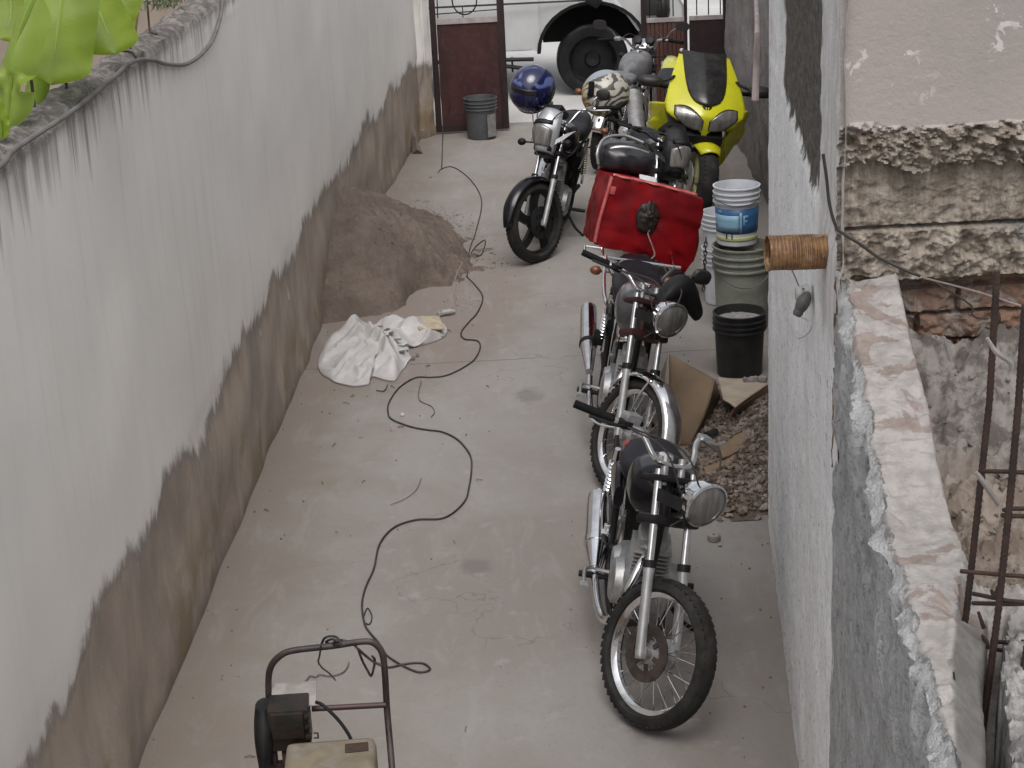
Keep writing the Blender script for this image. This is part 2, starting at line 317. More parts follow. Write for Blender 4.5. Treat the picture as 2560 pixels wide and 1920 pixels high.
vm = g.t.nodes.new('ShaderNodeVectorMath'); vm.operation = 'ADD'; nn_ = g.t.nodes.new('ShaderNodeTexNoise'); nn_.inputs['Scale'].default_value = 2.5; nn_.inputs['Detail'].default_value = 5; g._in(nn_.inputs['Vector'], p)
g.t.links.new(p, vm.inputs[0]); g.t.links.new(nn_.outputs['Color'], vm.inputs[1]); g.t.links.new(vm.outputs[0], wcr.inputs['Vector'])
cm = g.math('MULTIPLY', g.step(wcr.outputs['Distance'], 0.007, 0.002), g.step(g.noise(p, 0.9, 3), 0.52, 0.6))
c = g.mix(g.math('MULTIPLY', cm, 0.5), c, (0.12, 0.105, 0.098))
trow = g.noise(g.map(p, (2.2, 0.6, 1)), 2.6, 6, 0.7, 1.2)
c = g.mix(g.math('MULTIPLY', g.step(trow, 0.5, 0.68), 0.25), c, (0.32, 0.305, 0.295))
jy = g.math('ABSOLUTE', g.math('SUBTRACT', g.math('ADD', P[1], g.math('MULTIPLY', g.math('SUBTRACT', g.noise(p, 6, 3), 0.5), 0.05)), 10.6))
jm = g.math('MULTIPLY', g.step(jy, 0.012, 0.003), g.step(g.noise(p, 2.5, 3), 0.35, 0.5))
c = g.mix(g.math('MULTIPLY', jm, 0.6), c, (0.09, 0.08, 0.075))
h = g.math('SUBTRACT', g.math('ADD', g.math('MULTIPLY', fine, 0.5), g.math('MULTIPLY', grit, 0.25)), jm)
MT['alley'] = g.done(c, g.math('ADD', 0.72, g.math('MULTIPLY', mid, 0.2)), g.bump(h, 0.4, 0.006))
fm = MB()
fm.grid(lambda u, v: (-2.0 + 4.4 * u, 1.0 + 17.05 * v, 0.006 * nz(u * 5, v * 16)), 44, 150)
tag(fm.build('alley_floor', 'alley'), kind='structure')
g = G('street_concrete'); p = g.pos()
c = g.mix(g.step(g.noise(p, 0.9, 5), 0.35, 0.65), (0.42, 0.41, 0.4), (0.5, 0.49, 0.48))
c = g.mix(g.math('MULTIPLY', g.step(g.noise(p, 20, 5), 0.55, 0.7), 0.4), c, (0.3, 0.29, 0.28))
MT['streetc'] = g.done(c, 0.85, g.bump(g.noise(p, 60, 4), 0.3, 0.005))
sm = MB(); sm.box((0, 25.08, -0.05), (60, 14.0, 0.14)); tag(sm.build('street', 'streetc'), kind='structure')

# ------------------------------------------------------------------ left boundary wall
g = G('stained_white_plaster'); p = g.pos(); P = g.sep(p); Y, Z = P[1], P[2]
yv = lambda f, zf=0.0: g.map(p, (0, f, zf))
c = g.mix(g.step(g.noise(p, 1.1, 5, 0.6), 0.3, 0.7), (0.76, 0.727, 0.69), (0.70, 0.668, 0.63))
c = g.mix(g.math('MULTIPLY', g.step(g.noise(yv(9, 0.5), 1, 5, 0.65), 0.5, 0.75), 0.28), c, (0.49, 0.465, 0.42))
c = g.mix(g.math('MULTIPLY', g.step(g.noise(p, 5, 5, 0.6), 0.55, 0.75), 0.3), c, (0.65, 0.64, 0.635))
# damp tide line along the base
edge = g.math('ADD', 0.80, g.math('MULTIPLY', g.math('SUBTRACT', g.noise(yv(1.1), 1, 4), 0.5), 0.62))
edge = g.math('ADD', edge, g.math('MULTIPLY', g.math('SUBTRACT', g.noise(yv(3.2, 1.6), 1, 6, 0.72, 0.4), 0.5), 0.42))
dz = g.math('SUBTRACT', edge, Z)
wet = g.step(g.math('ADD', dz, g.math('MULTIPLY', g.math('SUBTRACT', g.noise(p, 16, 5, 0.7), 0.5), 0.05)), -0.03, 0.06)
inner = g.mix(g.step(g.noise(yv(2.6, 1.3), 1, 6, 0.68, 0.5), 0.36, 0.64), (0.385, 0.318, 0.258), (0.27, 0.221, 0.188))
inner = g.mix(g.math('MULTIPLY', g.step(g.noise(yv(11, 1.8), 1.2, 5, 0.7), 0.56, 0.68), 0.75), inner, (0.33, 0.295, 0.262))
inner = g.mix(g.math('MULTIPLY', g.step(g.noise(yv(2.3, 2.3), 1, 4), 0.48, 0.62), g.step(Z, 0.55, 0.2)), inner, (0.235, 0.178, 0.115))
inner = g.mix(g.math('MULTIPLY', g.step(g.math('ADD', Z, g.math('MULTIPLY', g.noise(yv(6, 4), 1, 4), 0.2)), 0.2, 0.08), 0.8), inner, (0.165, 0.128, 0.1))
edgeline = g.math('MULTIPLY', g.step(dz, 0.0, 0.02), g.step(dz, 0.11, 0.03))
inner = g.mix(g.math('MULTIPLY', edgeline, 0.65), inner, (0.2, 0.17, 0.158))
rem = g.math('MULTIPLY', g.step(g.noise(yv(3.4, 2.6), 1, 5, 0.7), 0.645, 0.68), g.step(dz, 0.05, 0.12))
inner = g.mix(rem, inner, (0.42, 0.395, 0.365))
c = g.mix(wet, c, inner)
# black runs down from the coping
top = g.math('SUBTRACT', 2.475, Z)
dn = g.noise(yv(13, 0.25), 1, 4, 0.7); d2 = g.noise(yv(2.2), 1, 3)
dl = g.math('MULTIPLY', g.math('POWER', g.math('MAXIMUM', g.math('SUBTRACT', dn, 0.36), 0), 1.3), 1.55)
dl = g.math('MULTIPLY', dl, g.math('ADD', 0.15, g.math('MULTIPLY', d2, 1.1)))
dl = g.math('MULTIPLY', dl, g.step(Y, 11.5, 5.5))
run = g.step(g.math('SUBTRACT', g.math('ADD', dl, 0.02), top), -0.11, 0.13)
c = g.mix(g.math('MULTIPLY', run, 0.7), c, (0.105, 0.088, 0.08))
crust = g.step(g.math('ADD', top, g.math('MULTIPLY', g.noise(p, 11, 5, 0.7), 0.14)), 0.15, 0.05)
cc = g.mix(g.step(g.noise(p, 24, 5, 0.7), 0.45, 0.62), (0.115, 0.1, 0.09), (0.255, 0.235, 0.215))
c = g.mix(crust, c, cc)
bm_ = g.bump(g.noise(p, 30, 5, 0.6), 0.12, 0.01)
bm_ = g.bump(g.math('MULTIPLY', crust, g.noise(p, 60, 5, 0.7)), 0.7, 0.02, bm_)
bm_ = g.bump(g.math('MULTIPLY', wet, -1.0), 0.35, 0.006, bm_)
bm_ = g.bump(g.math('MULTIPLY', wet, g.noise(p, 70, 5, 0.7)), 0.3, 0.008, bm_)
MT['leftwall'] = g.done(c, 0.88, bm_)
wm = MB(); rings = []
NY = 420
for i in range(NY + 1):
    y = 1.0 + 16.62 * i / NY; x0 = xl(y); r = []
    for j in range(31):
        z = 2.44 * j / 30
        r.append((x0 + 0.012 * fbm((y * 0.8, z * 0.8, 0), 2) + (0.02 * nz(y * 2, z * 3) - 0.01) * (1 if z < 0.8 else 0.2), y, z))
    top = 2.475 + 0.022 * fbm((y * 3.5, 2, 0), 4)
    for k, (dx, dzv) in enumerate(((-0.012, -0.006), (-0.045, 0.012), (-0.085, 0.02), (-0.13, 0.01), (-0.155, -0.012))):
        r.append((x0 + dx + 0.014 * fbm((y * 9, k * 1.3, 1), 3), y, top + dzv + 0.016 * fbm((y * 12, k * 1.7, 5), 4)))
    r += [(x0 - 0.165, y, 2.3), (x0 - 0.165, y, -0.02)]
    rings.append(r)
wm.loft(rings)
lw = thing('boundary_wall', 'long white plastered wall with brown damp stains on the left of the alley', 'wall')
wm.build('plaster_face', 'leftwall', lw, 50)
# broken pier where the wall meets the gate
pm = MB()
pm.grid(lambda u, v: (-0.80 + 0.16 * u + 0.02 * fbm((u * 3, v * 9, 3), 3), 17.58 + 0.02 * nz(u * 4, v * 12) + 0.16 * u * u, 2.6 * v), 8, 60)
pm.box((-0.82, 17.75, 1.3), (0.26, 0.22, 2.6))
pier = tag(pm.build('gate_pier', 'leftwall', None, 50), 'narrow crumbling plaster pier beside the open maroon gate leaf', 'pier')

# ------------------------------------------------------------------ near right: house and low brick wall
A_, B_ = (xr(2.0), 2.0), (xr(8.0), 8.0)
g = G('patched_grey_render'); p = g.pos(); P = g.sep(p); Y, Z = P[1], P[2]
yv = lambda f, zf=0.0: g.map(p, (0, f, zf))
c = g.mix(g.step(g.noise(yv(3, 0.7), 1, 5, 0.6), 0.35, 0.65), (0.84, 0.832, 0.828), (0.73, 0.722, 0.718))
c = g.mix(g.math('MULTIPLY', g.step(g.noise(yv(14, 0.8), 1, 4, 0.6), 0.5, 0.68), 0.35), c, (0.56, 0.56, 0.563))
c = g.mix(g.math('MULTIPLY', g.step(g.noise(g.map(p, (0, 9, 9)), 2.4, 5, 0.7), 0.58, 0.66), 0.7), c, (0.17, 0.168, 0.17))
c = g.mix(g.math('MULTIPLY', g.step(g.noise(g.map(p, (0, 14, 22)), 2.2, 4, 0.7), 0.62, 0.70), 0.8), c, (0.13, 0.13, 0.135))
run = g.math('MULTIPLY', g.step(g.noise(yv(8, 0.12), 1, 4, 0.55), 0.54, 0.60), g.step(g.math('ADD', Z, g.math('MULTIPLY', g.noise(yv(5), 1, 3), 0.8)), 1.85, 2.3))
c = g.mix(g.math('MULTIPLY', g.step(g.noise(g.map(p, (0, 1, 1)), 34, 5, 0.75), 0.54, 0.64), 0.5), c, (0.3, 0.298, 0.3))
c = g.mix(run, c, (0.72, 0.705, 0.69))
wob = g.math('MULTIPLY', g.math('SUBTRACT', g.noise(p, 5, 5, 0.65), 0.5), 0.25)
rough_m = g.math('MULTIPLY', g.math('MULTIPLY', g.step(g.math('ADD', Z, wob), 2.27, 2.30), g.step(g.math('ADD', Y, wob), 5.08, 5.14)), g.step(g.math('ADD', Y, g.math('MULTIPLY', wob, 1.5)), 6.9, 6.8))
rc = g.mix(g.step(g.noise(g.map(p, (0, 6, 14)), 2.2, 6, 0.75), 0.4, 0.62), (0.115, 0.1, 0.085), (0.245, 0.22, 0.19))
c = g.mix(rough_m, c, rc)
white = g.math('MULTIPLY', g.step(g.math('ADD', Y, g.math('MULTIPLY', wob, 0.5)), 5.12, 5.06), g.step(g.math('ADD', Z, g.math('MULTIPLY', wob, 2)), 1.95, 2.1))
wc = g.mix(g.step(g.noise(yv(20, 1.2), 1, 4), 0.42, 0.62), (0.62, 0.6, 0.59), (0.5, 0.475, 0.46))
c = g.mix(white, c, wc)
b = g.bump(g.noise(g.map(p, (1, 5, 12)), 6, 6, 0.7), 0.5, 0.02)
b = g.bump(g.math('MULTIPLY', rough_m, g.noise(g.map(p, (0, 5, 9)), 4, 6, 0.75)), 1.0, 0.06, b)
b = g.bump(g.math('MULTIPLY', rough_m, -1.0), 0.6, 0.02, b)
MT['houseside'] = g.done(c, 0.9, b)
house = thing('house', 'house corner with flaking pinkish plaster above a broken ledge, on the right', 'house')
hm = MB()
hm.grid(lambda u, v: (xr(4.36 + 3.57 * u) + 0.006 * fbm((u * 14, v * 20, 0), 4) + (0.008 if v > 0.67 else 0.0), 4.36 + 3.57 * u, 3.4 * v), 150, 140)
hm.grid(lambda u, v: (xr(7.93) + 2.2 * u, 7.93, 3.4 * v), 4, 4)
hm.build('side_wall', 'houseside', house, 50)
g = G('flaking_pink_plaster'); p = g.pos(); P = g.sep(p); X, Z = P[0], P[2]
c = g.mix(g.step(g.noise(p, 2.2, 5), 0.35, 0.65), (0.345, 0.305, 0.285), (0.295, 0.268, 0.252))
fn = g.noise(p, 19, 6, 0.66, 0.5)
fm_ = g.math('MULTIPLY', g.step(fn, 0.56, 0.585), g.step(g.noise(p, 4.6, 3), 0.53, 0.6))
c = g.mix(fm_, c, (0.52, 0.475, 0.46))
low = g.step(g.math('ADD', Z, g.math('MULTIPLY', g.math('SUBTRACT', g.noise(p, 6, 5, 0.7), 0.5), 0.06)), 2.64, 2.615)
cb = g.mix(g.step(g.noise(g.map(p, (22, 0, 5)), 1.4, 6, 0.7), 0.38, 0.66), (0.235, 0.195, 0.155), (0.43, 0.375, 0.32))
cb = g.mix(g.math('MULTIPLY', g.step(g.noise(p, 38, 5, 0.7), 0.55, 0.66), 0.6), cb, (0.13, 0.11, 0.095))
gp = g.math('MULTIPLY', g.step(g.noise(p, 4.2, 3, 0.5), 0.5, 0.58), g.step(Z, 2.42, 2.36))
cb = g.mix(g.math('MULTIPLY', gp, 0.8), cb, (0.235, 0.225, 0.215))
br = g.step(g.math('ADD', Z, g.math('MULTIPLY', g.math('SUBTRACT', g.noise(p, 9, 4), 0.5), 0.05)), 2.235, 2.225)
bt = g.t.nodes.new('ShaderNodeTexBrick'); g._in(bt.inputs['Vector'], g.map(p, (1, 1, 1), (0.05, 0, 0)))
g.t.links.new(g.map(g.t.nodes.new('ShaderNodeNewGeometry').outputs['Position'], (1, 1, 1)), bt.inputs['Vector'])
brc = g.mix(g.step(g.noise(p, 8, 5, 0.65), 0.35, 0.65), (0.26, 0.15, 0.10), (0.19, 0.13, 0.10))
brc = g.mix(g.math('MULTIPLY', g.step(g.noise(p, 16, 5, 0.65), 0.52, 0.66), 0.85), brc, (0.30, 0.27, 0.24))
cb = g.mix(br, cb, brc)
c = g.mix(low, c, cb)
b = g.bump(g.noise(p, 60, 5, 0.7), 0.35, 0.01); b = g.bump(g.math('MULTIPLY', low, g.noise(p, 22, 6, 0.75)), 0.9, 0.03, b); b = g.bump(fm_, 0.3, 0.003, b)
MT['housefront'] = g.done(c, 0.92, b)
def front_depth(x, z):
    d = 0.0; w = 0.03 * fbm((x * 5, z * 2, 0), 3)
    if z < 2.64 + w:
        t = min(1, (2.64 + w - z) / 0.02); d = 0.012 * t
        if z > 2.535 + w: d = 0.005 - 0.045 * abs(fbm((x * 17, z * 24, 3), 5)) + 0.04 * max(0, fbm((x * 9, z * 15, 8), 3))
        else: d = 0.028 + 0.012 * fbm((x * 26, z * 26, 1), 4)
    if abs(z - 2.372 - 0.006 * nz(x * 8)) < 0.006: d += 0.03
    if z < 2.37 and z > 2.235 + 0.02 * nz(x * 7, 3): d += 0.018 * fbm((x * 18, z * 20, 6), 5) - 0.012
    lowb = 2.235 + 0.03 * nz(x * 6, 9)
    if z <= lowb:
        k = int((z - 1.9) / 0.075); fr = (z - 1.9) / 0.075 - k; bx = (x / 0.21 + 0.5 * (k % 2)) % 1
        d = 0.055 + 0.02 * fbm((x * 14, z * 14, 2), 4) + (0.03 if fr < 0.16 or bx < 0.06 else 0.0)
    return d
fmx = MB()
fmx.grid(lambda u, v: ((0.8425 if v > 0.355 or u > 0 else 0.875) + 1.38 * u - (0.004 + 0.004 * fbm((u * 3, v * 60, 0), 3) if u == 0 else 0), 4.45 - 0.06 + front_depth(0.8425 + 1.38 * u, 1.7 + 1.6 * v), 1.7 + 1.6 * v), 330, 400)
fmx.box((1.60, 4.52, 3.34), (1.47, 0.22, 0.1)); fmx.box((3.2, 4.5, 1.69), (1.96, 0.18, 3.38)); fmx.box((1.6, 4.56, 1.69), (1.3, 0.1, 3.2))
fmx.build('front_wall', 'housefront', house, 55)
rfm = MB(); rfm.box((2.75, 6.15, 3.46), (3.5, 3.7, 0.14)); rfm.build('roof', 'palegrey', house)

g = G('mortar_topped_brick'); p = g.pos(); P = g.sep(p); X, Y, Z = P
u_ = g.math('SUBTRACT', X, g.math('ADD', 0.4004, g.math('MULTIPLY', Y, 0.1007)))
side = g.step(g.math('ABSOLUTE', g.sep(g.nrm())[2]), 0.55, 0.35); wl_ = g.math('MINIMUM', 0.145, g.math('MAXIMUM', g.math('ADD', 0.058, g.math('MULTIPLY', g.math('SUBTRACT', Y, 2.8), 0.207)), g.math('MAXIMUM', 0.0125, g.math('ADD', 0.058, g.math('MULTIPLY', g.math('SUBTRACT', Y, 2.8), 0.13))))); du = g.math('SUBTRACT', u_, wl_); mort = g.math('MULTIPLY', g.math('MULTIPLY', g.step(du, 0.0, 0.01), g.step(du, 0.075, 0.062)), g.step(Y, 3.08, 2.95)); chunk = g.math('MULTIPLY', g.step(du, 0.07, 0.085), g.step(Y, 3.12, 2.98))
m1 = g.noise(g.map(p, (1, 1, 0)), 5.5, 7, 0.62, 0.6)
pale = g.mix(g.step(g.noise(p, 22, 6, 0.7), 0.35, 0.65), (0.345, 0.322, 0.307), (0.25, 0.232, 0.219))
pale = g.mix(g.math('MULTIPLY', g.step(g.noise(g.map(p, (14, 60, 20)), 1, 4, 0.6), 0.57, 0.66), 0.65), pale, (0.2, 0.185, 0.18))
brown = g.mix(g.step(g.noise(p, 18, 5, 0.7), 0.38, 0.68), (0.165, 0.122, 0.105), (0.255, 0.2, 0.175))
fl_ = g.math('MULTIPLY', g.step(u_, 0.135, 0.175), g.math('MULTIPLY', g.step(Y, 3.22, 3.32), g.step(Y, 4.2, 4.0)))
bm1 = g.math('MULTIPLY', g.step(m1, 0.525, 0.56), 0.8)
c = g.mix(bm1, pale, brown)
ground_c = g.mix(g.step(g.noise(p, 9, 6, 0.7), 0.38, 0.64), (0.13, 0.098, 0.077), (0.235, 0.2, 0.17))
c = g.mix(fl_, c, ground_c)
heap = g.math('MULTIPLY', g.step(u_, 0.14, 0.2), g.step(Y, 3.95, 4.1))
hc = g.mix(g.step(g.noise(p, 15, 5, 0.7), 0.4, 0.6), (0.085, 0.072, 0.064), (0.20, 0.182, 0.168))
c = g.mix(heap, c, hc)
face = g.mix(g.step(g.noise(g.map(p, (0, 1, 1)), 9, 7, 0.72), 0.36, 0.64), (0.50, 0.50, 0.502), (0.68, 0.676, 0.672))
face = g.mix(g.math('MULTIPLY', g.step(g.noise(g.map(p, (0, 1, 1)), 45, 5, 0.75), 0.54, 0.63), 0.6), face, (0.24, 0.24, 0.243))
face = g.mix(g.math('MULTIPLY', g.step(g.noise(g.map(p, (0, 1, 1)), 17, 5, 0.75), 0.56, 0.64), 0.65), face, (0.26, 0.26, 0.264))
face = g.mix(g.math('MULTIPLY', g.step(g.noise(g.map(p, (0, 1, 1)), 30, 4, 0.7), 0.62, 0.68), 0.6), face, (0.55, 0.545, 0.54))
onface = g.step(g.math('ADD', u_, g.math('MULTIPLY', g.math('SUBTRACT', g.noise(p, 10, 6, 0.7), 0.5), 0.075)), 0.022, 0.010)
c = g.mix(onface, c, face)
mc = g.mix(g.step(g.noise(p, 13, 5, 0.7), 0.4, 0.62), (0.12, 0.113, 0.106), (0.17, 0.162, 0.155)); c = g.mix(mort, c, mc)
ck = g.mix(g.step(g.noise(p, 20, 6, 0.72), 0.38, 0.62), (0.15, 0.142, 0.135), (0.36, 0.35, 0.342)); c = g.mix(chunk, c, ck)
b = g.bump(g.noise(p, 32, 6, 0.75), 0.45, 0.014); b = g.bump(g.math('MULTIPLY', onface, g.noise(g.map(p, (1, 1, 1)), 22, 6, 0.78)), 1.0, 0.05, b)
MT['lowwall'] = g.done(c, 0.92, b)
def ledge_w(y): return 0.145 if y > 3.22 else (0.058 + (y - 2.8) * 0.207 if y > 2.8 else 0.058 - (2.8 - y) * 0.13 if y > 2.45 else 0.0125)
def top_h(u, y):
    z0 = zt(y); r = fbm((u * 22, y * 14, 0), 5); w = ledge_w(y)
    if u < w:
        q = mnoise.noise(Vector((u * 6, y * 7.5, 0)))
        return z0 + 0.007 * r - 0.012 * max(0, min(1, (q - 0.05) * 8)) - 0.02 * max(0, 1 - u / 0.015)
    t = min(1, (u - w) / 0.03)
    if y < 3.12:
        a = 0.055 + 0.008 * nz(y * 7, 3); lo = z0 - 0.06 * min(1, (u - w) / a)
        if u > w + a: lo = z0 - 0.34
        if u > w + a + 0.035 + 0.015 * nz(y * 9, 5): lo = z0 - 0.05 + 0.035 * r
        if y > 2.92: lo = lo + (z0 - 0.09 + 0.02 * r - lo) * min(1, (y - 2.92) / 0.2)
        return lo
    if y < 3.32: tgt = z0 - 0.09 + 0.025 * r
    elif y < 4.02: tgt = 1.85 + 0.02 * r + 0.05 * max(0, fbm((u * 5, y * 5, 4), 3))
    else:
        k = min(1, (y - 4.02) / 0.35); tgt = 1.86 + 0.24 * k + 0.05 * fbm((u * 9, y * 9, 2), 4)
    if 3.22 < y < 3.42: a = (y - 3.22) / 0.2; tgt = (z0 - 0.09) * (1 - a) + 1.85 * a + 0.02 * r
    return z0 * (1 - t) + tgt * t + 0.008 * r
lm = MB(); rings = []
us = [0.003 * k for k in range(6)] + [0.015 + 0.006 * k for k in range(1, 75)] + [0.46 + 0.03 * k for k in range(1, 22)]
for i in range(251):
    y = 1.9 + 2.5 * i / 250; r = []
    for j in range(41):
        z = (zt(y) - 0.03) * j / 40
        r.append((xr(y) - 0.004 + 0.02 * fbm((y * 7, z * 7, 2), 5) * (0.5 + 0.9 * max(0, min(1, (z - 1.5) / 0.4))), y, z))
    r += [(xr(y) + u + 0.004, y, top_h(u, y)) for u in us]
    rings.append(r)
lm.loft(rings, closed=False)
lm.grid(lambda u, v: (xr(1.0 + 0.9 * u) + 0.012 * fbm((u * 3, v * 8, 1), 3), 1.0 + 0.9 * u, 2.0 * v), 20, 30)
lm.box((0.62, 1.45, 0.99), (0.12, 0.9, 1.98))
lwt = tag(lm.build('brick_wall', 'lowwall', None, 60), 'low grey unrendered wall with mortar smeared brick top in the right foreground', 'wall')
# ------------------------------------------------------------------ far right boundary wall
g = G('rough_brown_render'); p = g.pos(); P = g.sep(p)
c = g.mix(g.step(g.noise(p, 1.4, 6, 0.65), 0.35, 0.65), (0.235, 0.205, 0.19), (0.33, 0.305, 0.3))
c = g.mix(g.math('MULTIPLY', g.step(g.noise(g.map(p, (1, 1, 2.2)), 5, 5, 0.7), 0.6, 0.68), 0.8), c, (0.1, 0.082, 0.074))
c = g.mix(g.math('MULTIPLY', g.step(g.noise(g.map(p, (1, 4, 0.6)), 3, 5, 0.7), 0.52, 0.7), 0.5), c, (0.17, 0.14, 0.125))
MT['farwall'] = g.done(c, 0.93, g.bump(g.noise(p, 9, 6, 0.75), 1.0, 0.05))
fw_ = MB()
fw_.grid(lambda u, v: (1.95 + 0.30 * u + 0.03 * fbm((u * 14, v * 6, 0), 4), 7.9 + 9.75 * u, 3.0 * v), 160, 60)
fw_.box((2.32, 12.8, 1.5), (0.14, 9.7, 3.0), (0, 0, radians(-1.76)))
tag(fw_.build('boundary_wall', 'farwall', None, 60), 'rough brown rendered wall behind the yellow motorcycle', 'wall')
nbm = MB(); nbm.box((-5.2, 18.0, 1.1), (8.4, 0.16, 2.2)); tag(nbm.build('garden_wall', simple('beige_block_wall', (0.33, 0.27, 0.225), (0.26, 0.21, 0.175), 0.9, 0, 1.5, 0.3, 20)), 'beige block wall closing the yard behind the left wall', 'wall')
# ------------------------------------------------------------------ the gate to the street
def R4(a, ax): return Matrix.Rotation(a, 4, ax)
def T4(x, y, z): return Matrix.Translation(Vector((x, y, z)))
gt = thing('gate_leaf', 'open maroon metal gate leaf with scrolled grille, beside the grey bucket', 'gate', (-0.62, 17.78, 0.02), (0, 0, 0.03))
m = MB(); m.box((0.02, 0, 1.05), (0.06, 0.05, 2.1), bev=0.004); m.box((0.685, 0, 1.05), (0.07, 0.05, 2.1), bev=0.004)
for z in (0.03, 2.07): m.box((0.352, 0, z), (0.594, 0.046, 0.06))
m.build('gate_frame', 'gatedark', gt)
m = MB(); m.box((0.352, 0.004, 0.56), (0.594, 0.02, 0.995)); m.build('sheet_panel', 'gatered', gt)
m = MB(); m.box((0.352, 0, 1.085), (0.594, 0.044, 0.05)); m.build('mid_rail', 'whitesteel', gt)
m = MB()
for z in (1.16, 1.33, 1.36, 1.5, 1.66, 1.82): m.tube([(0.05, 0, z), (0.65, 0, z + 0.015)], 0.006, 6)
for r in (0.12,):
    m.tube([(0.34 + r * cos(a), 0, 1.28 + r * 1.15 * sin(a)) for a in [2 * pi * k / 24 for k in range(25)]], 0.007, 6)
    m.tube([(0.34 + r * cos(a), 0, 1.7 + r * 1.15 * sin(a)) for a in [2 * pi * k / 24 for k in range(25)]], 0.007, 6)
m.tube([(0.07, 0, 1.12), (0.09, 0, 2.04)], 0.006, 6)
m.build('grille', 'black_metal', gt)
gr = thing('gate_leaf', 'brown slatted metal gate leaf behind the yellow motorcycle', 'gate', (1.44, 17.78, 0.02), (0, 0, -0.03))
m = MB(); m.box((0.02, 0, 1.05), (0.05, 0.05, 2.1)); m.box((0.43, 0, 1.05), (0.03, 0.06, 2.1)); m.box((0.82, 0, 1.05), (0.05, 0.05, 2.1))
for z in (0.03, 2.07): m.box((0.42, 0, z), (0.75, 0.046, 0.06))
m.build('gate_frame', 'gatedark', gr)
m = MB()
for k in range(9): m.box((0.065 + k * 0.042, 0, 0.505), (0.038, 0.018, 0.95), bev=0.003)
m.box((0.235, 0.012, 0.505), (0.38, 0.006, 0.95)); m.build('slat_panel', 'gatebrown', gr)
m = MB(); m.box((0.63, 0, 0.505), (0.33, 0.02, 0.96)); m.build('sheet_panel', 'gatedark', gr)
m = MB(); m.box((0.235, -0.006, 1.0), (0.37, 0.03, 0.04)); m.box((0.63, -0.006, 1.005), (0.33, 0.03, 0.04)); m.build('mid_rail', 'whitesteel', gr)
m = MB(); m.ball((0.385, -0.03, 0.7), 0.022); m.build('handle', 'plate', gr)
m = MB()
for k in range(7): m.tube([(0.08 + 0.115 * k, 0, 1.03), (0.08 + 0.115 * k, 0, 2.05)], 0.006, 6)
m.build('grille', 'black_metal', gr)
# bundle lashed to the right leaf
m = MB(); m.ball((1.66, 17.9, 1.10), (0.075, 0.06, 0.13)); m.box((1.66, 17.9, 1.24), (0.12, 0.1, 0.06), bev=0.02)
tag(m.build('lamp_housing', 'mirrorback'), 'dark rounded lamp housing hanging behind the brown slatted gate leaf', 'lamp')

# ------------------------------------------------------------------ white van in the street
van = thing('van', 'white van parked across the street beyond the gate, black wheel arch showing', 'van', (1.02, 19.36, 0.02))
def van_profile(ins):
    pts = [(-3.4, 0.52), (-0.62, 0.52)]
    for k in range(13):
        a = pi - pi * k / 12; pts.append((0.02 + 0.56 * cos(a), 0.48 + 0.5 * max(0.0, sin(a))))
    pts += [(0.86, 0.46), (1.0, 0.56), (1.0, 0.92), (0.9, 1.1), (0.1, 1.28), (-0.55, 1.92), (-0.8, 2.0), (-3.3, 2.02), (-3.42, 1.9)]
    return pts
m = MB(); prof = van_profile(0)
ys = [(0.0, 0.0), (0.0, 0.0), (1.75, 0.0), (1.75, 0.0)]
def vring(y, k): return [Vector((x * k + (1 - k) * -1.2, y + (0.12 * max(0, z - 1.0) if y < 0.9 else -0.12 * max(0, z - 1.0)) + (0.05 * (0.75 - z) ** 2 if y < 0.9 else 0), z)) for x, z in prof]
rings = [vring(0.03, 0.992), vring(0.0, 1.0), vring(1.72, 1.0), vring(1.75, 0.992)]
n = len(prof)
m.loft(rings, False)
def fill_poly(mb, ring):
    bm = bmesh.new(); vs = [bm.verts.new(p) for p in ring]; f = bm.faces.new(vs); bmesh.ops.triangulate(bm, faces=[f])
    bm.verts.index_update(); mb.add([v.co.copy() for v in bm.verts], [[v.index for v in fc.verts] for fc in bm.faces]); bm.free()
fill_poly(m, rings[0]); fill_poly(m, rings[-1])
body = m.build('body', 'vanwhite', van, 30)
m = MB(); m.box((-1.6, -0.003, 1.02), (3.2, 0.012, 0.02)); m.box((-1.35, -0.004, 0.78), (0.012, 0.012, 0.5)); m.box((-2.6, -0.004, 0.9), (0.012, 0.012, 0.6)); m.build('body_seam', 'steelgrey', van)
m = MB()
for k in range(2):
    m.add([(0.02 + (0.545 + 0.05 * q) * cos(pi * i / 16), -0.03 + 0.3 * w, 0.48 + (0.485 + 0.05 * q) * sin(pi * i / 16)) for i in range(17) for q in (0, 1) for w in (0, 1)] if k == 0 else [], [])
arch = [(0.02 + 0.56 * cos(pi * i / 16), 0.48 + 0.5 * sin(pi * i / 16)) for i in range(17)]
m = MB(); m.loft([[Vector((x, -0.02, z)), Vector((0.02 + (x - 0.02) * 1.07, -0.025, 0.48 + (z - 0.48) * 1.07)), Vector((0.02 + (x - 0.02) * 1.05, 0.05, 0.48 + (z - 0.48) * 1.05)), Vector((x * 0.97, 0.35, 0.46 + (z - 0.48) * 0.95))] for x, z in arch], True)
m.build('wheel_arch', 'black_plastic', van)
m = MB(); m.box((0.02, 0.75, 0.72), (1.02, 0.1, 0.46)); m.box((0.02, 0.5, 0.94), (0.8, 0.5, 0.05)); m.build('arch_liner', 'black_plastic', van)
m = MB(); m.lathe([(0.26, -0.01), (0.30, -0.03), (0.36, -0.025), (0.385, 0.0), (0.39, 0.1), (0.385, 0.2), (0.33, 0.23), (0.2, 0.23)], 40, T4(0.02, 0.06, 0.37), axis='Y')
wh = m.build('wheel', 'black_plastic', van)
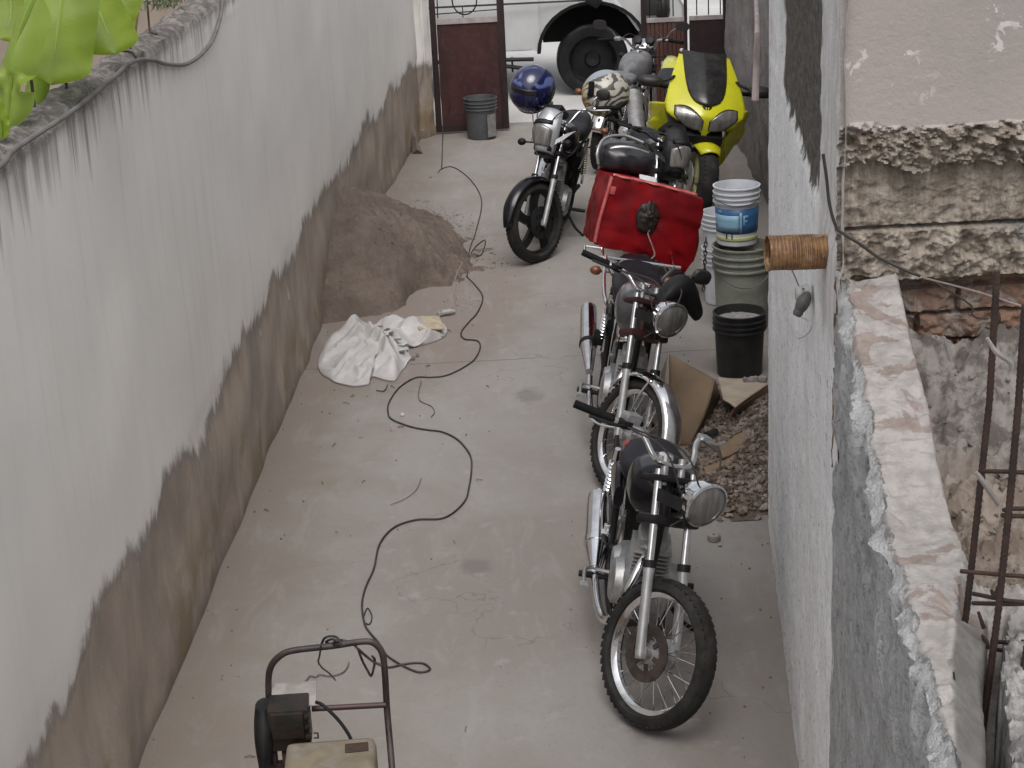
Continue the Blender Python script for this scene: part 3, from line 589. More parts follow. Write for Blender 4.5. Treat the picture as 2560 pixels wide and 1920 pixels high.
m = MB(); m.lathe([(0.001, 0.06), (0.07, 0.05), (0.09, 0.09), (0.22, 0.10), (0.245, 0.03), (0.265, -0.005)], 32, T4(0.02, 0.06, 0.37), axis='Y'); m.build('rim', 'black_plastic', wh)
m = MB(); m.lathe([(0.26, -0.01), (0.30, -0.03), (0.36, -0.025), (0.385, 0.0), (0.39, 0.1), (0.385, 0.2), (0.33, 0.23), (0.2, 0.23)], 32, T4(-2.6, 0.02, 0.37), axis='Y'); m.build('wheel', 'rubber', van)
m = MB(); m.tube([(-0.62, -0.1, 0.44), (-1.2, -0.13, 0.46), (-2.3, -0.13, 0.46)], 0.022, 8); m.tube([(-0.62, -0.12, 0.33), (-1.12, -0.12, 0.42), (-1.25, -0.12, 0.45)], 0.022, 8); m.box((-0.85, -0.05, 0.385), (0.02, 0.14, 0.14))
m.build('running_board', 'black_metal', van)
m = MB(); m.box((0.70, -0.03, 0.93), (0.30, 0.05, 0.2), bev=0.02); m.build('side_lamp', 'mirrorback', van)
m = MB(); m.box((0.74, 0.4, 0.5), (0.48, 0.9, 0.34), bev=0.05); m.build('bumper', 'black_plastic', van)
m = MB(); m.box((0.04, -0.06, 1.02), (0.16, 0.08, 0.12), (0, 0.6, 0), bev=0.03); m.build('filler_flap', 'black_plastic', van)
m = MB(); m.box((-1.05, 0.08, 1.62), (0.95, 0.02, 0.5), (-0.12, 0, 0), bev=0.005); m.box((-2.35, 0.08, 1.62), (1.2, 0.02, 0.5), (-0.12, 0, 0), bev=0.005); m.build('window', 'glassdark', van)

# ------------------------------------------------------------------ motorcycles
RK = radians(26)
def wheel_parts(root, name, c, R, S, style, rimmat, disc=None, tyrew=0.045, solid=None):
    """wheel about the Y axis; the tyre, rim and spokes are its sub-parts"""
    Mw = S @ T4(*c); m = MB(Mw)
    prof = []
    for k in range(12):
        a = pi * k / 11
        prof.append((R - tyrew * 1.05 + tyrew * 1.05 * sin(a), -tyrew * cos(a)))
    prof += [(R - tyrew * 1.35, tyrew * 0.8), (R - tyrew * 1.35, -tyrew * 0.8)]
    m.lathe(prof, 64, close=True, axis='Y')
    for k in range(54):
        a = 2 * pi * k / 54
        for sgn in (-1, 1):
            q = a + (0.03 * sgn)
            m.box((cos(q) * (R - 0.0108), sgn * tyrew * 0.44, sin(q) * (R - 0.0108)), (0.006, tyrew * 0.6, 0.024), (0, -q, 0.35 * sgn))
    ri = R - tyrew * 1.25
    hub = MB(Mw); hub.lathe([(0.001, -0.07), (0.022, -0.07), (0.024, -0.05), (0.05, -0.045), (0.05, -0.03), (0.03, -0.02), (0.03, 0.02), (0.05, 0.03), (0.062, 0.035), (0.062, 0.055), (0.024, 0.06), (0.022, 0.075), (0.001, 0.075)], 24, axis='Y')
    w = hub.build(name, 'black_metal' if style == 'mag' else 'engine', root)
    m.build('tyre', 'rubber', w, 30)
    r = MB(Mw)
    r.lathe([(ri + 0.012, -tyrew * 0.72), (ri + 0.014, -tyrew * 0.62), (ri - 0.006, -tyrew * 0.5), (ri - 0.016, -tyrew * 0.2), (ri - 0.016, tyrew * 0.2), (ri - 0.006, tyrew * 0.5), (ri + 0.014, tyrew * 0.62), (ri + 0.012, tyrew * 0.72), (ri + 0.004, tyrew * 0.66), (ri - 0.024, tyrew * 0.2), (ri - 0.024, -tyrew * 0.2), (ri + 0.004, -tyrew * 0.66)], 56, close=True, axis='Y')
    if style == 'mag':
        for k in range(5):
            a = 2 * pi * k / 5 + 0.3; rr = []
            for i in range(7):
                t = i / 6; q = a + 0.25 * t * t; rad = 0.03 + (ri - 0.035) * t; wd = 0.032 - 0.008 * t + 0.012 * t * t
                cx, cz = rad * cos(q), rad * sin(q); tx, tz = -sin(q) * wd, cos(q) * wd
                rr.append([Vector((cx + tx, -0.014, cz + tz)), Vector((cx + tx * 0.7, -0.022, cz + tz * 0.7)), Vector((cx - tx * 0.7, -0.022, cz - tz * 0.7)), Vector((cx - tx, -0.014, cz - tz)), Vector((cx - tx, 0.014, cz - tz)), Vector((cx + tx, 0.014, cz + tz))])
            r.loft(rr)
    r.build('rim', rimmat, w)
    if style == 'spoke':
        sp = MB(Mw)
        for k in range(36):
            a = 2 * pi * k / 36; sd = 1 if k % 2 else -1; q = a + (0.42 if (k // 2) % 2 else -0.42)
            sp.tube([(0.048 * cos(q), sd * 0.036, 0.048 * sin(q)), ((ri - 0.02) * cos(a), sd * 0.006, (ri - 0.02) * sin(a))], 0.0017, 5, cap=False)
        sp.build('spokes', 'chrome', w)
    if disc:
        d = MB(Mw); y = disc[1]
        d.lathe([(0.072, y - 0.003), (disc[0], y - 0.003), (disc[0], y + 0.003), (0.072, y + 0.003)], 48, close=True, axis='Y')
        for k in range(6):
            a = 2 * pi * k / 6; d.box((0.062 * cos(a), y, 0.062 * sin(a)), (0.04, 0.007, 0.018), (0, -a, 0))
        d.build('brake_disc', disc[2] if len(disc) > 2 else 'rustydark', w)
    return w
def steer_matrix(deg, R):
    ax = Vector((-sin(RK), 0, cos(RK))); p = Vector((cos(RK), 0, sin(RK)))
    P0 = Vector((0, 0, R)) - p * 0.045
    return Matrix.Translation(P0) @ Matrix.Rotation(radians(deg), 4, ax) @ Matrix.Translation(-P0)
def tank_mb(x0, x1, z0, z1, w, front=0.75, drop=0.0):
    m = MB(); rings = []
    for i in range(13):
        t = i / 12; x = x0 + (x1 - x0) * t
        prof = sin(pi * (0.10 + 0.80 * t)) ** 0.45; e = (sin(pi * min(1, t * 0.5 / 0.5)) if 0 else 1)
        endk = min(1.0, (0.06 + t * 6) ** 0.5, (0.06 + (1 - t) * 5) ** 0.5)
        ww = w * (front + (1 - front) * sin(pi * min(1, t * 0.9 + 0.1))) * endk * (1 - 0.28 * max(0, t - 0.55) / 0.45)
        zc = z0 + (z1 - z0) * 0.42; top = (z1 - zc) * endk * (1 - 0.45 * max(0, t - 0.5) / 0.5); bot = (zc - z0) * endk
        rings.append(sup(ww, bot, 28, 2.7, 0, zc - drop * t, x, top))
    return m.loft(rings)
def motorcycle(label, loc, heading, lean, steer, kind='standard', R=0.30, fender='chrome', style='spoke', tank='black_paint', seat='seat', group='motorcycles parked in the alley', muf='chrome',
               mirrors=(), sidepanel='black_paint', wheelbase=1.25, pegrail=False, disc=None, barmat='chrome', rack=False, muf_pts=None, light='round', sideseat=None, tyrew=0.043, rimmat='chrome', signals=True, cowl_mat='silver_cowl', gauges=True, tank_end=-0.84, tank_top=0.945, seat_start=0.74, muf_k=1.0, seat_end=None, bar_k=1.0, bar_w=1.0, caps='chrome', legs='forkleg'):
    root = thing('motorcycle', label, 'motorcycle', loc, (radians(lean), 0, heading), group)
    S = steer_matrix(steer, R); ax = Vector((-sin(RK), 0, cos(RK))); pf = Vector((cos(RK), 0, sin(RK))); A = Vector((0, 0, R))
    def F(t, p=0.0, y=0.0): return A + ax * t + pf * p + Vector((0, y, 0))
    wheel_parts(root, 'front_wheel', (0, 0, R), R, S, style, rimmat, disc, tyrew)
    for sy in (-1, 1):
        m = MB(S); m.tube([F(-0.015, 0, 0.092 * sy), F(0.0, 0, 0.092 * sy), F(0.30, 0, 0.092 * sy), F(0.335, 0, 0.092 * sy)], [0.017, 0.0195, 0.0205, 0.024], 14)
        m.box(F(0.0, 0.0, 0.088 * sy), (0.035, 0.03, 0.05), (0, -RK, 0), bev=0.006)
        leg = m.build('fork_leg', legs, root)
        m = MB(S); m.tube([F(0.33, 0, 0.092 * sy), F(0.72, 0, 0.092 * sy)], 0.0155, 14); m.build('fork_tube', 'chrome', leg)
        m = MB(S); m.lathe([(0.0155, 0.33), (0.0265, 0.33), (0.0265, 0.36), (0.0155, 0.36)], 16, Matrix.Translation(A + Vector((0, 0.092 * sy, 0))) @ R4(-RK, 'Y')); m.build('dust_seal', 'black_plastic', leg)
    m = MB(S)
    for t, w in ((0.52, 0.036), (0.685, 0.026)):
        m.box(F(t, -0.02), (0.11, 0.245, w), (0, -RK, 0), bev=0.012)
    m.tube([F(0.5, -0.045), F(0.70, -0.045)], 0.024, 12)
    m.build('triple_clamp', 'maroon_metal' if rack else 'black_metal', root)
    # handlebar
    H = F(0.735, -0.02)
    def hb(y, up, back): return H + ax * (up * bar_k) + Vector((-back, y * bar_w, 0))
    m = MB(S); m.tube([hb(-0.37, 0.125, 0.19), hb(-0.24, 0.125, 0.1), hb(-0.15, 0.11, 0.045), hb(-0.085, 0.02, 0.0), hb(0.085, 0.02, 0.0), hb(0.15, 0.11, 0.045), hb(0.24, 0.125, 0.1), hb(0.37, 0.125, 0.19)], 0.0115, 10, 6)
    bar = m.build('handlebar', barmat, root)
    m = MB(S)
    for sy in (-1, 1): m.tube([F(0.66, -0.02, 0.045 * sy), F(0.775, -0.02, 0.045 * sy)], 0.015, 10)
    m.build('bar_riser', 'alloy', root)
    for sy in (-1, 1):
        m = MB(S); m.tube([hb(0.255 * sy, 0.125, 0.105), hb(0.385 * sy, 0.125, 0.2)], [0.0175, 0.0165], 12)
        m.lathe([(0.001, 0), (0.021, 0), (0.021, 0.006), (0.001, 0.006)], 12, Matrix.Translation(hb(0.26 * sy, 0.125, 0.108)) @ R4(pi / 2, 'X')); m.build('grip', 'grip', bar)
        m = MB(S); m.tube([hb(0.22 * sy, 0.125, 0.055), hb(0.27 * sy, 0.12, 0.052), hb(0.37 * sy, 0.115, 0.115)], [0.006, 0.007, 0.0065], 8, 4)
        m.box(hb(0.215 * sy, 0.125, 0.075), (0.045, 0.05, 0.035), bev=0.008); m.build('lever', 'black_metal' if sy < 0 else 'alloy', bar)
    if kind == 'standard' and disc:
        m = MB(S); m.box(hb(-0.19, 0.155, 0.07), (0.05, 0.075, 0.045), bev=0.008); m.build('brake_reservoir', 'engine', bar)
    # headlight
    HL = F(0.60, 0.165)
    if light == 'round':
        Ml = S @ Matrix.Translation(HL) @ R4(radians(3), 'Y')
        m = MB(Ml); m.lathe([(0.001, -0.10), (0.035, -0.098), (0.066, -0.075), (0.086, -0.03), (0.092, 0.0), (0.096, 0.008), (0.096, 0.02), (0.088, 0.026), (0.086, 0.02), (0.086, 0.012)], 32, axis='X')
        hl = m.build('headlight', 'chrome', root)
        m = MB(Ml); m.lathe([(0.086, 0.017), (0.07, 0.030), (0.045, 0.038), (0.02, 0.042), (0.001, 0.043)], 32, axis='X'); m.build('lens', 'lens', hl)
        m = MB(S)
        for sy in (-1, 1): m.box((F(0.60, 0.08, 0.10 * sy)), (0.15, 0.004, 0.05), (0, -RK * 0.4, 0))
        m.build('headlight_bracket', 'black_metal', root)
        for sy in ((-0.055, 0.055) if gauges else ()):
            m = MB(S @ Matrix.Translation(F(0.765, 0.075, sy)) @ R4(radians(-50), 'Y') @ R4(0, 'Z')); m.lathe([(0.001, -0.05), (0.036, -0.05), (0.042, -0.01), (0.042, 0.014), (0.036, 0.018), (0.001, 0.016)], 20); m.build('gauge', 'black_plastic', root)
    else:
        def cowl(u, v):   # angular nose cowl, u across, v upwards
            yy = (u - 0.5) * 2; w = 0.04 + 0.085 * sin(pi * (0.12 + 0.7 * v)) ; t = 0.50 + 0.33 * v
            return F(t, 0.20 - 0.085 * yy * yy * (1.2 - 0.2 * v) - 0.16 * max(0, v - 0.45) ** 1.5 - 0.06 * (1 - v) ** 2, yy * w)
        m = MB(S); m.grid(cowl, 12, 14); hl = m.build('headlight', cowl_mat, root, thick=0.006)
        m = MB(S); m.grid(lambda u, v: cowl(0.12 + 0.76 * u, 0.12 + (0.36 + 0.10 * (1 - (2 * u - 1) ** 2)) * v) + pf * 0.007, 10, 8); m.build('lens', 'lens', hl, thick=0.004)
        m = MB(S); m.grid(lambda u, v: cowl(0.14 + 0.72 * u, 0.60 + 0.10 * v) + pf * 0.008, 8, 3); m.build('visor', 'black_plastic', hl, thick=0.006)
        for sy in (-1, 1):
            m = MB(S); m.loft([[F(0.56, 0.10, sy * 0.11), F(0.60, 0.10, sy * 0.115), F(0.60, 0.09, sy * 0.12)], [F(0.62, 0.05, sy * 0.15), F(0.66, 0.05, sy * 0.152), F(0.66, 0.03, sy * 0.156)], [F(0.70, -0.02, sy * 0.175), F(0.705, -0.02, sy * 0.176), F(0.704, -0.03, sy * 0.178)]]); m.build('fairing_fin', 'plate' if cowl_mat == 'silver_cowl' else cowl_mat, hl)
        m = MB(S @ Matrix.Translation(F(0.83, 0.03)) @ R4(radians(-50), 'Y')); m.box((0, 0, 0), (0.12, 0.17, 0.05), bev=0.015); m.build('gauge', 'black_plastic', root)
        m = MB(S); m.box(F(0.62, 0.05), (0.13, 0.16, 0.22), (0, -RK, 0), bev=0.03); m.build('headlight_shell', 'black_plastic', root)
    # front fender
    if fender:
        rf = R + 0.022; rings = []
        a0, a1 = (-0.12 * pi, 0.86 * pi) if fender == 'chrome' else (0.02 * pi, 0.80 * pi)
        for i in range(22):
            a = a0 + (a1 - a0) * i / 21; tp = 0.6 + 0.4 * min(1, i / 4, (21 - i) / 4)
            o = []
            for k in range(9):
                b = -1 + 2 * k / 8
                o.append(Vector((cos(a) * (rf + 0.016 - 0.034 * b * b), 0.062 * b * tp, sin(a) * (rf + 0.016 - 0.034 * b * b))))
            rings.append(o)
        m = MB(S @ T4(0, 0, R)); m.loft(rings, False, closed=False)
        m.build('front_fender', fender, root, thick=0.003)
        if fender == 'chrome':
            m = MB(S)
            for sy in (-1, 1): m.tube([F(0.03, 0.0, 0.075 * sy), F(0.2, 0.1, 0.07 * sy), F(0.28, 0.16, 0.06 * sy)], 0.006, 6, 3); m.tube([F(0.03, 0.0, 0.075 * sy), F(0.05, -0.18, 0.07 * sy), F(0.09, -0.29, 0.06 * sy)], 0.006, 6, 3)
            m.build('fender_stay', 'chrome', root)
    # rear wheel, frame, engine
    wb = -wheelbase
    wheel_parts(root, 'rear_wheel', (wb, 0, R), R, Matrix.Identity(4), style, rimmat, (0.09, -0.05, 'alloy'), 0.052)
    m = MB()
    m.tube([(-0.30, 0, 0.86), (-0.33, 0, 0.62), (-0.37, 0, 0.24), (-0.5, 0.1, 0.17), (-0.85, 0.11, 0.19), (-0.93, 0.11, 0.34), (-0.95, 0.11, 0.62)], 0.017, 8, 4)
    m.tube([(-0.37, 0, 0.24), (-0.5, -0.1, 0.17), (-0.85, -0.11, 0.19), (-0.93, -0.11, 0.34), (-0.95, -0.11, 0.62)], 0.015, 8, 4)
    m.tube([(-0.28, 0, 0.80), (-0.55, 0, 0.74), (-0.88, 0, 0.68)], 0.022, 8, 3)
    for sy in (-1, 1):
        m.tube([(-0.86, 0.1 * sy, 0.68), ((wb - 0.05) if not seat_end else -1.0, 0.11 * sy, 0.72 if not seat_end else 0.69), ((wb - 0.26) if not seat_end else -seat_end - 0.02, 0.10 * sy, 0.76 if not seat_end else 0.70)], 0.013, 8, 3)
        m.tube([(-0.93, 0.11 * sy, 0.33), (wb - 0.12, 0.11 * sy, 0.66)], 0.011, 8)
        m.tube([(-0.86, 0.105 * sy, 0.32), (wb, 0.105 * sy, R)], 0.017, 8)
    m.build('frame', 'black_metal', root)
    m = MB(); m.box((-0.62, 0, 0.32), (0.36, 0.2, 0.2), bev=0.04)
    for sy in (-1, 1):
        m.lathe([(0.001, 0.135 * sy), (0.075, 0.135 * sy), (0.095, 0.125 * sy), (0.105, 0.09 * sy)], 28, T4(-0.55, 0, 0.33), axis='Y')
        m.lathe([(0.001, 0.12 * sy), (0.06, 0.12 * sy), (0.075, 0.09 * sy)], 24, T4(-0.72, 0, 0.34), axis='Y')
    eng = m.build('engine', 'engine', root)
    m = MB(T4(-0.50, 0, 0.42) @ R4(radians(14), 'Y'))
    m.box((0, 0, 0.075), (0.095, 0.105, 0.16))
    for k in range(7): m.box((0, 0, 0.012 + k * 0.021), (0.145, 0.155, 0.007), bev=0.002)
    m.box((0, 0, 0.175), (0.115, 0.12, 0.05), bev=0.015); m.build('cylinder', 'alloy', eng)
    m = MB(); m.tube([(-0.66, 0, 0.50), (-0.74, 0, 0.56), (-0.84, 0, 0.58)], 0.026, 10, 3); m.box((-0.72, 0.02, 0.55), (0.08, 0.07, 0.1), bev=0.015); m.build('carburettor', 'alloy', root)
    m = MB(); m.tube([(-0.42, -0.02, 0.53), (-0.35, -0.05, 0.50), (-0.315, -0.09, 0.40), (-0.335, -0.125, 0.27), (-0.42, -0.155, 0.21), (-0.62, -0.17, 0.205), (-0.80, -0.178, 0.245), (-0.9, -0.18, 0.275)], 0.018, 12, 5); m.build('exhaust_pipe', 'chrome', root)
    mp = muf_pts or [(-0.84, -0.182, 0.262), (-0.98, -0.19, 0.31), (-1.40, -0.205, 0.425)]
    m = MB(); d = (Vector(mp[2]) - Vector(mp[1])).normalized(); e = Vector(mp[2])
    m.tube([mp[0], Vector(mp[0]).lerp(Vector(mp[1]), 0.5), mp[1], Vector(mp[1]) + d * 0.04, e - d * 0.04, e, e + d * 0.002], [r_ * muf_k for r_ in (0.022, 0.034, 0.046, 0.0485, 0.0485, 0.044, 0.015)], 24, 1)
    m.tube([e - d * 0.01, e + d * 0.035], 0.014, 12)
    mu = m.build('muffler', muf, root, 60)
    m = MB(); q = Vector(mp[1]) + d * 0.03
    m.tube([q, q + d * 0.028], 0.052 * muf_k, 24); m.box(q + d * 0.014 + Vector((0, 0.05, 0.05)), (0.03, 0.06, 0.09), bev=0.006); m.build('muffler_band', 'chrome' if muf == 'chrome' and not rack else 'black_metal', mu)
    # bodywork
    tank_mb(-0.33, tank_end, 0.70, tank_top, 0.135).build('fuel_tank', tank, root, 60)
    m = MB(); m.lathe([(0.001, 0.018), (0.028, 0.016), (0.034, 0.0), (0.034, -0.012)], 20, T4(-0.5, 0, tank_top)); m.build('tank_cap', caps, root)
    m = MB(); rings = []
    for i in range(12):
        t = i / 11; x = -seat_start - ((seat_end or wheelbase + 0.24) - seat_start) * t
        k = min(1, (0.15 + t * 5) ** 0.5, (0.12 + (1 - t) * 6) ** 0.5)
        rings.append(sup((0.105 + 0.035 * sin(pi * min(1, t * 1.2)) ) * k, 0.045 * k, 20, 3.2, 0, (0.775 if not seat_end else 0.745) + 0.02 * t + 0.02 * (t > 0.55) * (seat_end is None), x, (0.045 + 0.02 * t) * k))
    m.loft(rings); m.build('seat', seat, root, 60)
    for sy in (-1, 1):
        m = MB(); rr = []
        for i in range(7):
            t = i / 6; x = -0.80 - 0.26 * t; hh = 0.085 * sin(pi * (0.2 + 0.65 * t))
            rr.append(sup(0.022, hh, 14, 2.4, sy * 0.125, 0.6 + 0.02 * t, x))
        m.loft(rr); m.build('side_panel', sidepanel, root, 60)
        m = MB(); m.tube([(wb + 0.02, 0.13 * sy, R + 0.03), (wb + 0.14, 0.125 * sy, 0.70)], [0.012, 0.013], 8)
        for k in range(11):
            t = 0.25 + 0.055 * k; m.lathe([(0.02, -0.005), (0.027, 0), (0.02, 0.005)], 12, Matrix.Translation(Vector((wb + 0.02 + 0.12 * t, (0.13 - 0.005 * t) * sy, R + 0.03 + 0.37 * t))) @ R4(0.3, 'Y'))
        m.build('shock_absorber', 'chrome', root)
        m = MB(); m.tube([(-0.76, 0.1 * sy, 0.235), (-0.76, 0.2 * sy, 0.24)], [0.012, 0.011], 8); m.tube([(-0.76, 0.15 * sy, 0.238), (-0.76, 0.245 * sy, 0.242)], 0.014, 10); m.build('footpeg', 'black_plastic', root)
    m = MB(); rings = []
    for i in range(16):
        a = 0.18 * pi + (0.78 - 0.08) * pi * i / 15; o = []
        for k in range(7):
            b = -1 + 2 * k / 6; o.append(Vector((wb + cos(a) * (R + 0.05 - 0.03 * b * b), 0.07 * b, R + sin(a) * (R + 0.05 - 0.03 * b * b))))
        rings.append(o)
    m.loft(rings, False, closed=False); m.build('rear_fender', 'chrome' if fender == 'chrome' else 'black_plastic', root, thick=0.003)
    m = MB(); m.box((wb - 0.34 if not seat_end else wb - 0.22, 0, 0.70 if not seat_end else 0.56), (0.07, 0.12, 0.09), bev=0.015); m.build('tail_lamp', 'red_lens', root)
    m = MB(); m.tube([(-0.85, 0.16, 0.55), (wb + 0.1, 0.15, 0.42)], 0.001, 4)
    m = MB(); m.tube([(-0.74, -0.10, 0.27), (-0.74, -0.20, 0.28), (-0.68, -0.23, 0.30), (-0.6, -0.235, 0.28)], 0.008, 8, 3); m.box((-0.585, -0.235, 0.275), (0.05, 0.035, 0.012)); m.build('brake_pedal', 'alloy', root)
    m = MB(); m.tube([(-0.72, 0.10, 0.24), (-0.70, 0.19, 0.12), (-0.72, 0.27, R * 0.0 + 0.055)], 0.010, 8, 3); m.box((-0.72, 0.285, 0.045), (0.06, 0.05, 0.008)); m.build('side_stand', 'black_metal', root)
    if signals:
        for sy in (-1, 1):
            m = MB(S); m.tube([F(0.58, 0.08, 0.11 * sy), F(0.58, 0.08, 0.19 * sy)], 0.006, 8); m.ball(F(0.58, 0.085, 0.215 * sy), (0.03, 0.034, 0.027)); m.build('turn_signal', 'black_plastic', root)
            if seat_end: continue
            m = MB(); m.tube([(wb - 0.22, 0.1 * sy, 0.72), (wb - 0.22, 0.19 * sy, 0.72)], 0.006, 8); m.ball((wb - 0.22, 0.215 * sy, 0.72), (0.028, 0.034, 0.027)); m.build('turn_signal', 'orange_lens', root)
    for (sy, h, out, big) in mirrors:
        m = MB(S); b0 = hb(0.225 * sy, 0.135, 0.08); tp = hb((0.225 + out) * sy, 0.135 + h, 0.08)
        m.tube([b0, b0.lerp(tp, 0.4) + Vector((0.01, 0, 0.02)), tp], 0.0055, 8, 4); st = m.build('mirror', 'chrome', root)
        m = MB(S @ Matrix.Translation(tp + Vector((0, 0.03 * sy, 0.0)))); m.loft([sup(0.062 * k, 0.042 * k, 18, 2.8, 0, 0, xx) for k, xx in ((0.4, 0.03), (0.85, 0.018), (1.0, 0.0), (0.96, -0.006))]); m.build('mirror_head', 'mirrorback', st)
    # cables and hoses at the bars
    m = MB(S)
    for (y0, y1, dz) in ((-0.2, 0.05, 0.16), (0.2, -0.05, 0.13), (-0.22, 0.02, 0.08)):
        a_ = hb(y0, 0.12, 0.06); b_ = F(0.5, 0.05, y1)
        m.tube([a_, a_.lerp(b_, 0.35) + pf * dz + Vector((0, 0, 0.05)), a_.lerp(b_, 0.75) + pf * dz * 0.9, b_], 0.0042, 6, 6)
    m.build('control_cable', 'cable', root)
    return root, S, F, hb

PEOPLE = None
# nearest, second with the box, third by the pile, fourth facing the gate, fifth behind the box
bA = motorcycle('black motorcycle nearest the camera, bare front wheel without fender and round headlight turned aside', (0.43, 6.14, 0.0), radians(-90 - 1), -10, 36, fender=None, tank='black_paint', disc=(0.115, -0.058), R=0.298,
    seat_end=1.03, seat_start=0.66, tank_end=-0.74, tank_top=0.925, muf_k=1.12, gauges=False, signals=False, bar_k=0.9, muf_pts=[(-0.80, -0.175, 0.25), (-0.92, -0.168, 0.285), (-1.19, -0.165, 0.43)])
bA[0].scale = (1, 1, 0.97)
bB = motorcycle('grey tanked motorcycle with chrome front fender, carrying the red delivery box', (0.505, 8.42, 0.0), radians(-90 - 3), -11, 34, fender='chrome', tank='steelgrey', rack=True, muf='chrome', mirrors=((1, 0.13, 0.2, 1),), R=0.30,
    bar_k=0.55, bar_w=0.84, gauges=False, signals=False, muf_pts=[(-0.95, -0.185, 0.285), (-1.15, -0.20, 0.35), (-1.52, -0.215, 0.475)])
bC = motorcycle('black motorcycle with black five spoke wheels and silver angular headlight near the sand pile', (0.19, 12.86, 0.0), radians(-90 - 12), -11, -32, fender='black_paint', style='mag', rimmat='black_metal', light='angular', R=0.30, tyrew=0.05,
    mirrors=((-1, 0.10, 0.05, 1), (1, 0.10, 0.05, 1)), barmat='chrome', disc=(0.12, 0.06, 'black_metal'), tank='black_paint', signals=True)
bD = motorcycle('dusty grey motorcycle facing the street beside the yellow motorcycle', (1.36, 16.95, 0.0), radians(90 - 22), 8, 12, fender='chrome', seat='dusty_seat', tank='dusty_seat', mirrors=((-1, 0.14, 0.12, 1), (1, 0.14, 0.12, 1)), sidepanel='blueplastic', R=0.29)
bE = motorcycle('black motorcycle half hidden behind the red delivery box', (1.0, 11.98, 0.0), radians(-90 + 2), -9, 34, cowl_mat='black_plastic', bar_k=0.3, signals=False, fender='black_paint', style='mag', rimmat='black_metal', light='angular', tank='black_paint', seat='seat', R=0.30, legs='black_metal', barmat='black_metal')
rb, Sb, Fb, hbb = bB
m = MB(Sb); rings = []
for i in range(9):
    t = i / 8; c = Fb(0.70 + 0.10 * sin(pi * t), 0.02, 0.03 + 0.27 * t); k = sin(pi * (0.1 + 0.8 * t)) ** 0.5
    rings.append([c + Vector((0.075 * k * cos(a), 0, 0.075 * k * sin(a))) * (1 + 0.15 * nz(a, t * 4, 2)) for a in [2 * pi * q / 14 for q in range(14)]])
m.loft(rings); m.build('instrument_cowl', 'black_plastic', rb, 60)
for sy in (-1, 1):
    m = MB(); m.tube([(-1.47, 0.1 * sy, 0.72), (-1.47, 0.19 * sy, 0.72)], 0.006, 8); m.ball((-1.47, 0.215 * sy, 0.72), (0.028, 0.034, 0.027)); m.build('turn_signal', 'orange_lens', rb)
# chrome side rail and box carrier of the second motorcycle
rb = bB[0]
m = MB(); m.tube([(-0.86, -0.155, 0.66), (-0.84, -0.165, 0.73), (-0.92, -0.178, 0.755), (-1.10, -0.185, 0.80), (-1.28, -0.18, 0.86)], 0.011, 8, 5); m.build('grab_rail', 'chrome', rb)
m = MB()
for sy in (-1, 1):
    m.tube([(-1.2, 0.13 * sy, 0.78), (-1.25, 0.2 * sy, 0.86), (-1.66, 0.2 * sy, 0.87)], 0.009, 8)
m.tube([(-1.27, -0.31, 0.855), (-1.27, 0.24, 0.862)], 0.009, 8); m.tube([(-1.62, -0.22, 0.866), (-1.62, 0.22, 0.866)], 0.009, 8)
m.tube([(-1.27, -0.30, 0.855), (-1.42, -0.30, 0.865), (-1.42, -0.20, 0.865)], 0.008, 8)
m.build('box_carrier', 'chrome', rb)

# ------------------------------------------------------------------ yellow sport motorcycle
ys_ = thing('motorcycle', 'yellow sport motorcycle with twin headlights and dark windscreen against the right wall', 'motorcycle', (1.46, 13.85, 0.0), (radians(-9), 0, radians(-90 + 2)), 'motorcycles parked in the alley')
RY = 0.30; SY = steer_matrix(10, RY)
w = wheel_parts(ys_, 'front_wheel', (0, 0, RY), RY, SY, 'mag', 'yellow_rim', (0.15, -0.07, 'alloy'), 0.062)
wheel_parts(ys_, 'rear_wheel', (-1.4, 0, RY), RY, Matrix.Identity(4), 'mag', 'yellow_rim', (0.1, -0.07, 'alloy'), 0.085)
axv = Vector((-sin(RK), 0, cos(RK))); pv = Vector((cos(RK), 0, sin(RK)))
for sy in (-1, 1):
    m = MB(SY); m.tube([Vector((0, 0.1 * sy, RY)) + axv * t for t in (-0.02, 0.3, 0.7)], [0.024, 0.026, 0.02], 12); m.build('fork_leg', 'black_metal', ys_)
m = MB(SY @ T4(0, 0, RY)); rings = []
for i in range(20):
    a = 0.30 * pi + 0.58 * pi * i / 19; tp = min(1, 0.7 + i / 12, 0.5 + (19 - i) / 8)
    rings.append([Vector((cos(a) * (RY + 0.028 - 0.045 * b * b), 0.088 * b * tp, sin(a) * (RY + 0.028 - 0.045 * b * b))) for b in [-1 + 2 * k / 8 for k in range(9)]])
m.loft(rings, False, closed=False); m.build('front_fender', 'yellow', ys_, thick=0.004)
def face(y, z, off=0.0):     # nose surface: how far forward the fairing is at height z, y from the centre line
    zz = z - 0.78
    return Vector((0.13 + off - 1.55 * y * y * (1.0 if z < 0.95 else 1.0) - 1.5 * max(0, zz - 0.02) ** 1.25 * (1.0) - 1.1 * max(0, -zz) ** 1.6, y, z))
def lerp_tab(t, tab):
    for (a, p), (b, q) in zip(tab, tab[1:]):
        if t <= b: return p + (q - p) * (t - a) / (b - a)
    return tab[-1][1]
outer = [(0.60, 0.0), (0.685, 0.02), (0.70, 0.045), (0.715, 0.08), (0.745, 0.15), (0.775, 0.205), (0.80, 0.235), (0.86, 0.245), (0.95, 0.225), (1.04, 0.20), (1.12, 0.172), (1.17, 0.155)]
inner = [(0.60, 0.0), (0.878, 0.0), (0.881, 0.028), (0.888, 0.052), (0.90, 0.074), (0.92, 0.092), (0.95, 0.107), (1.0, 0.119), (1.06, 0.126), (1.14, 0.13), (1.17, 0.132)]
for sy in (-1, 1): pass
m = MB()
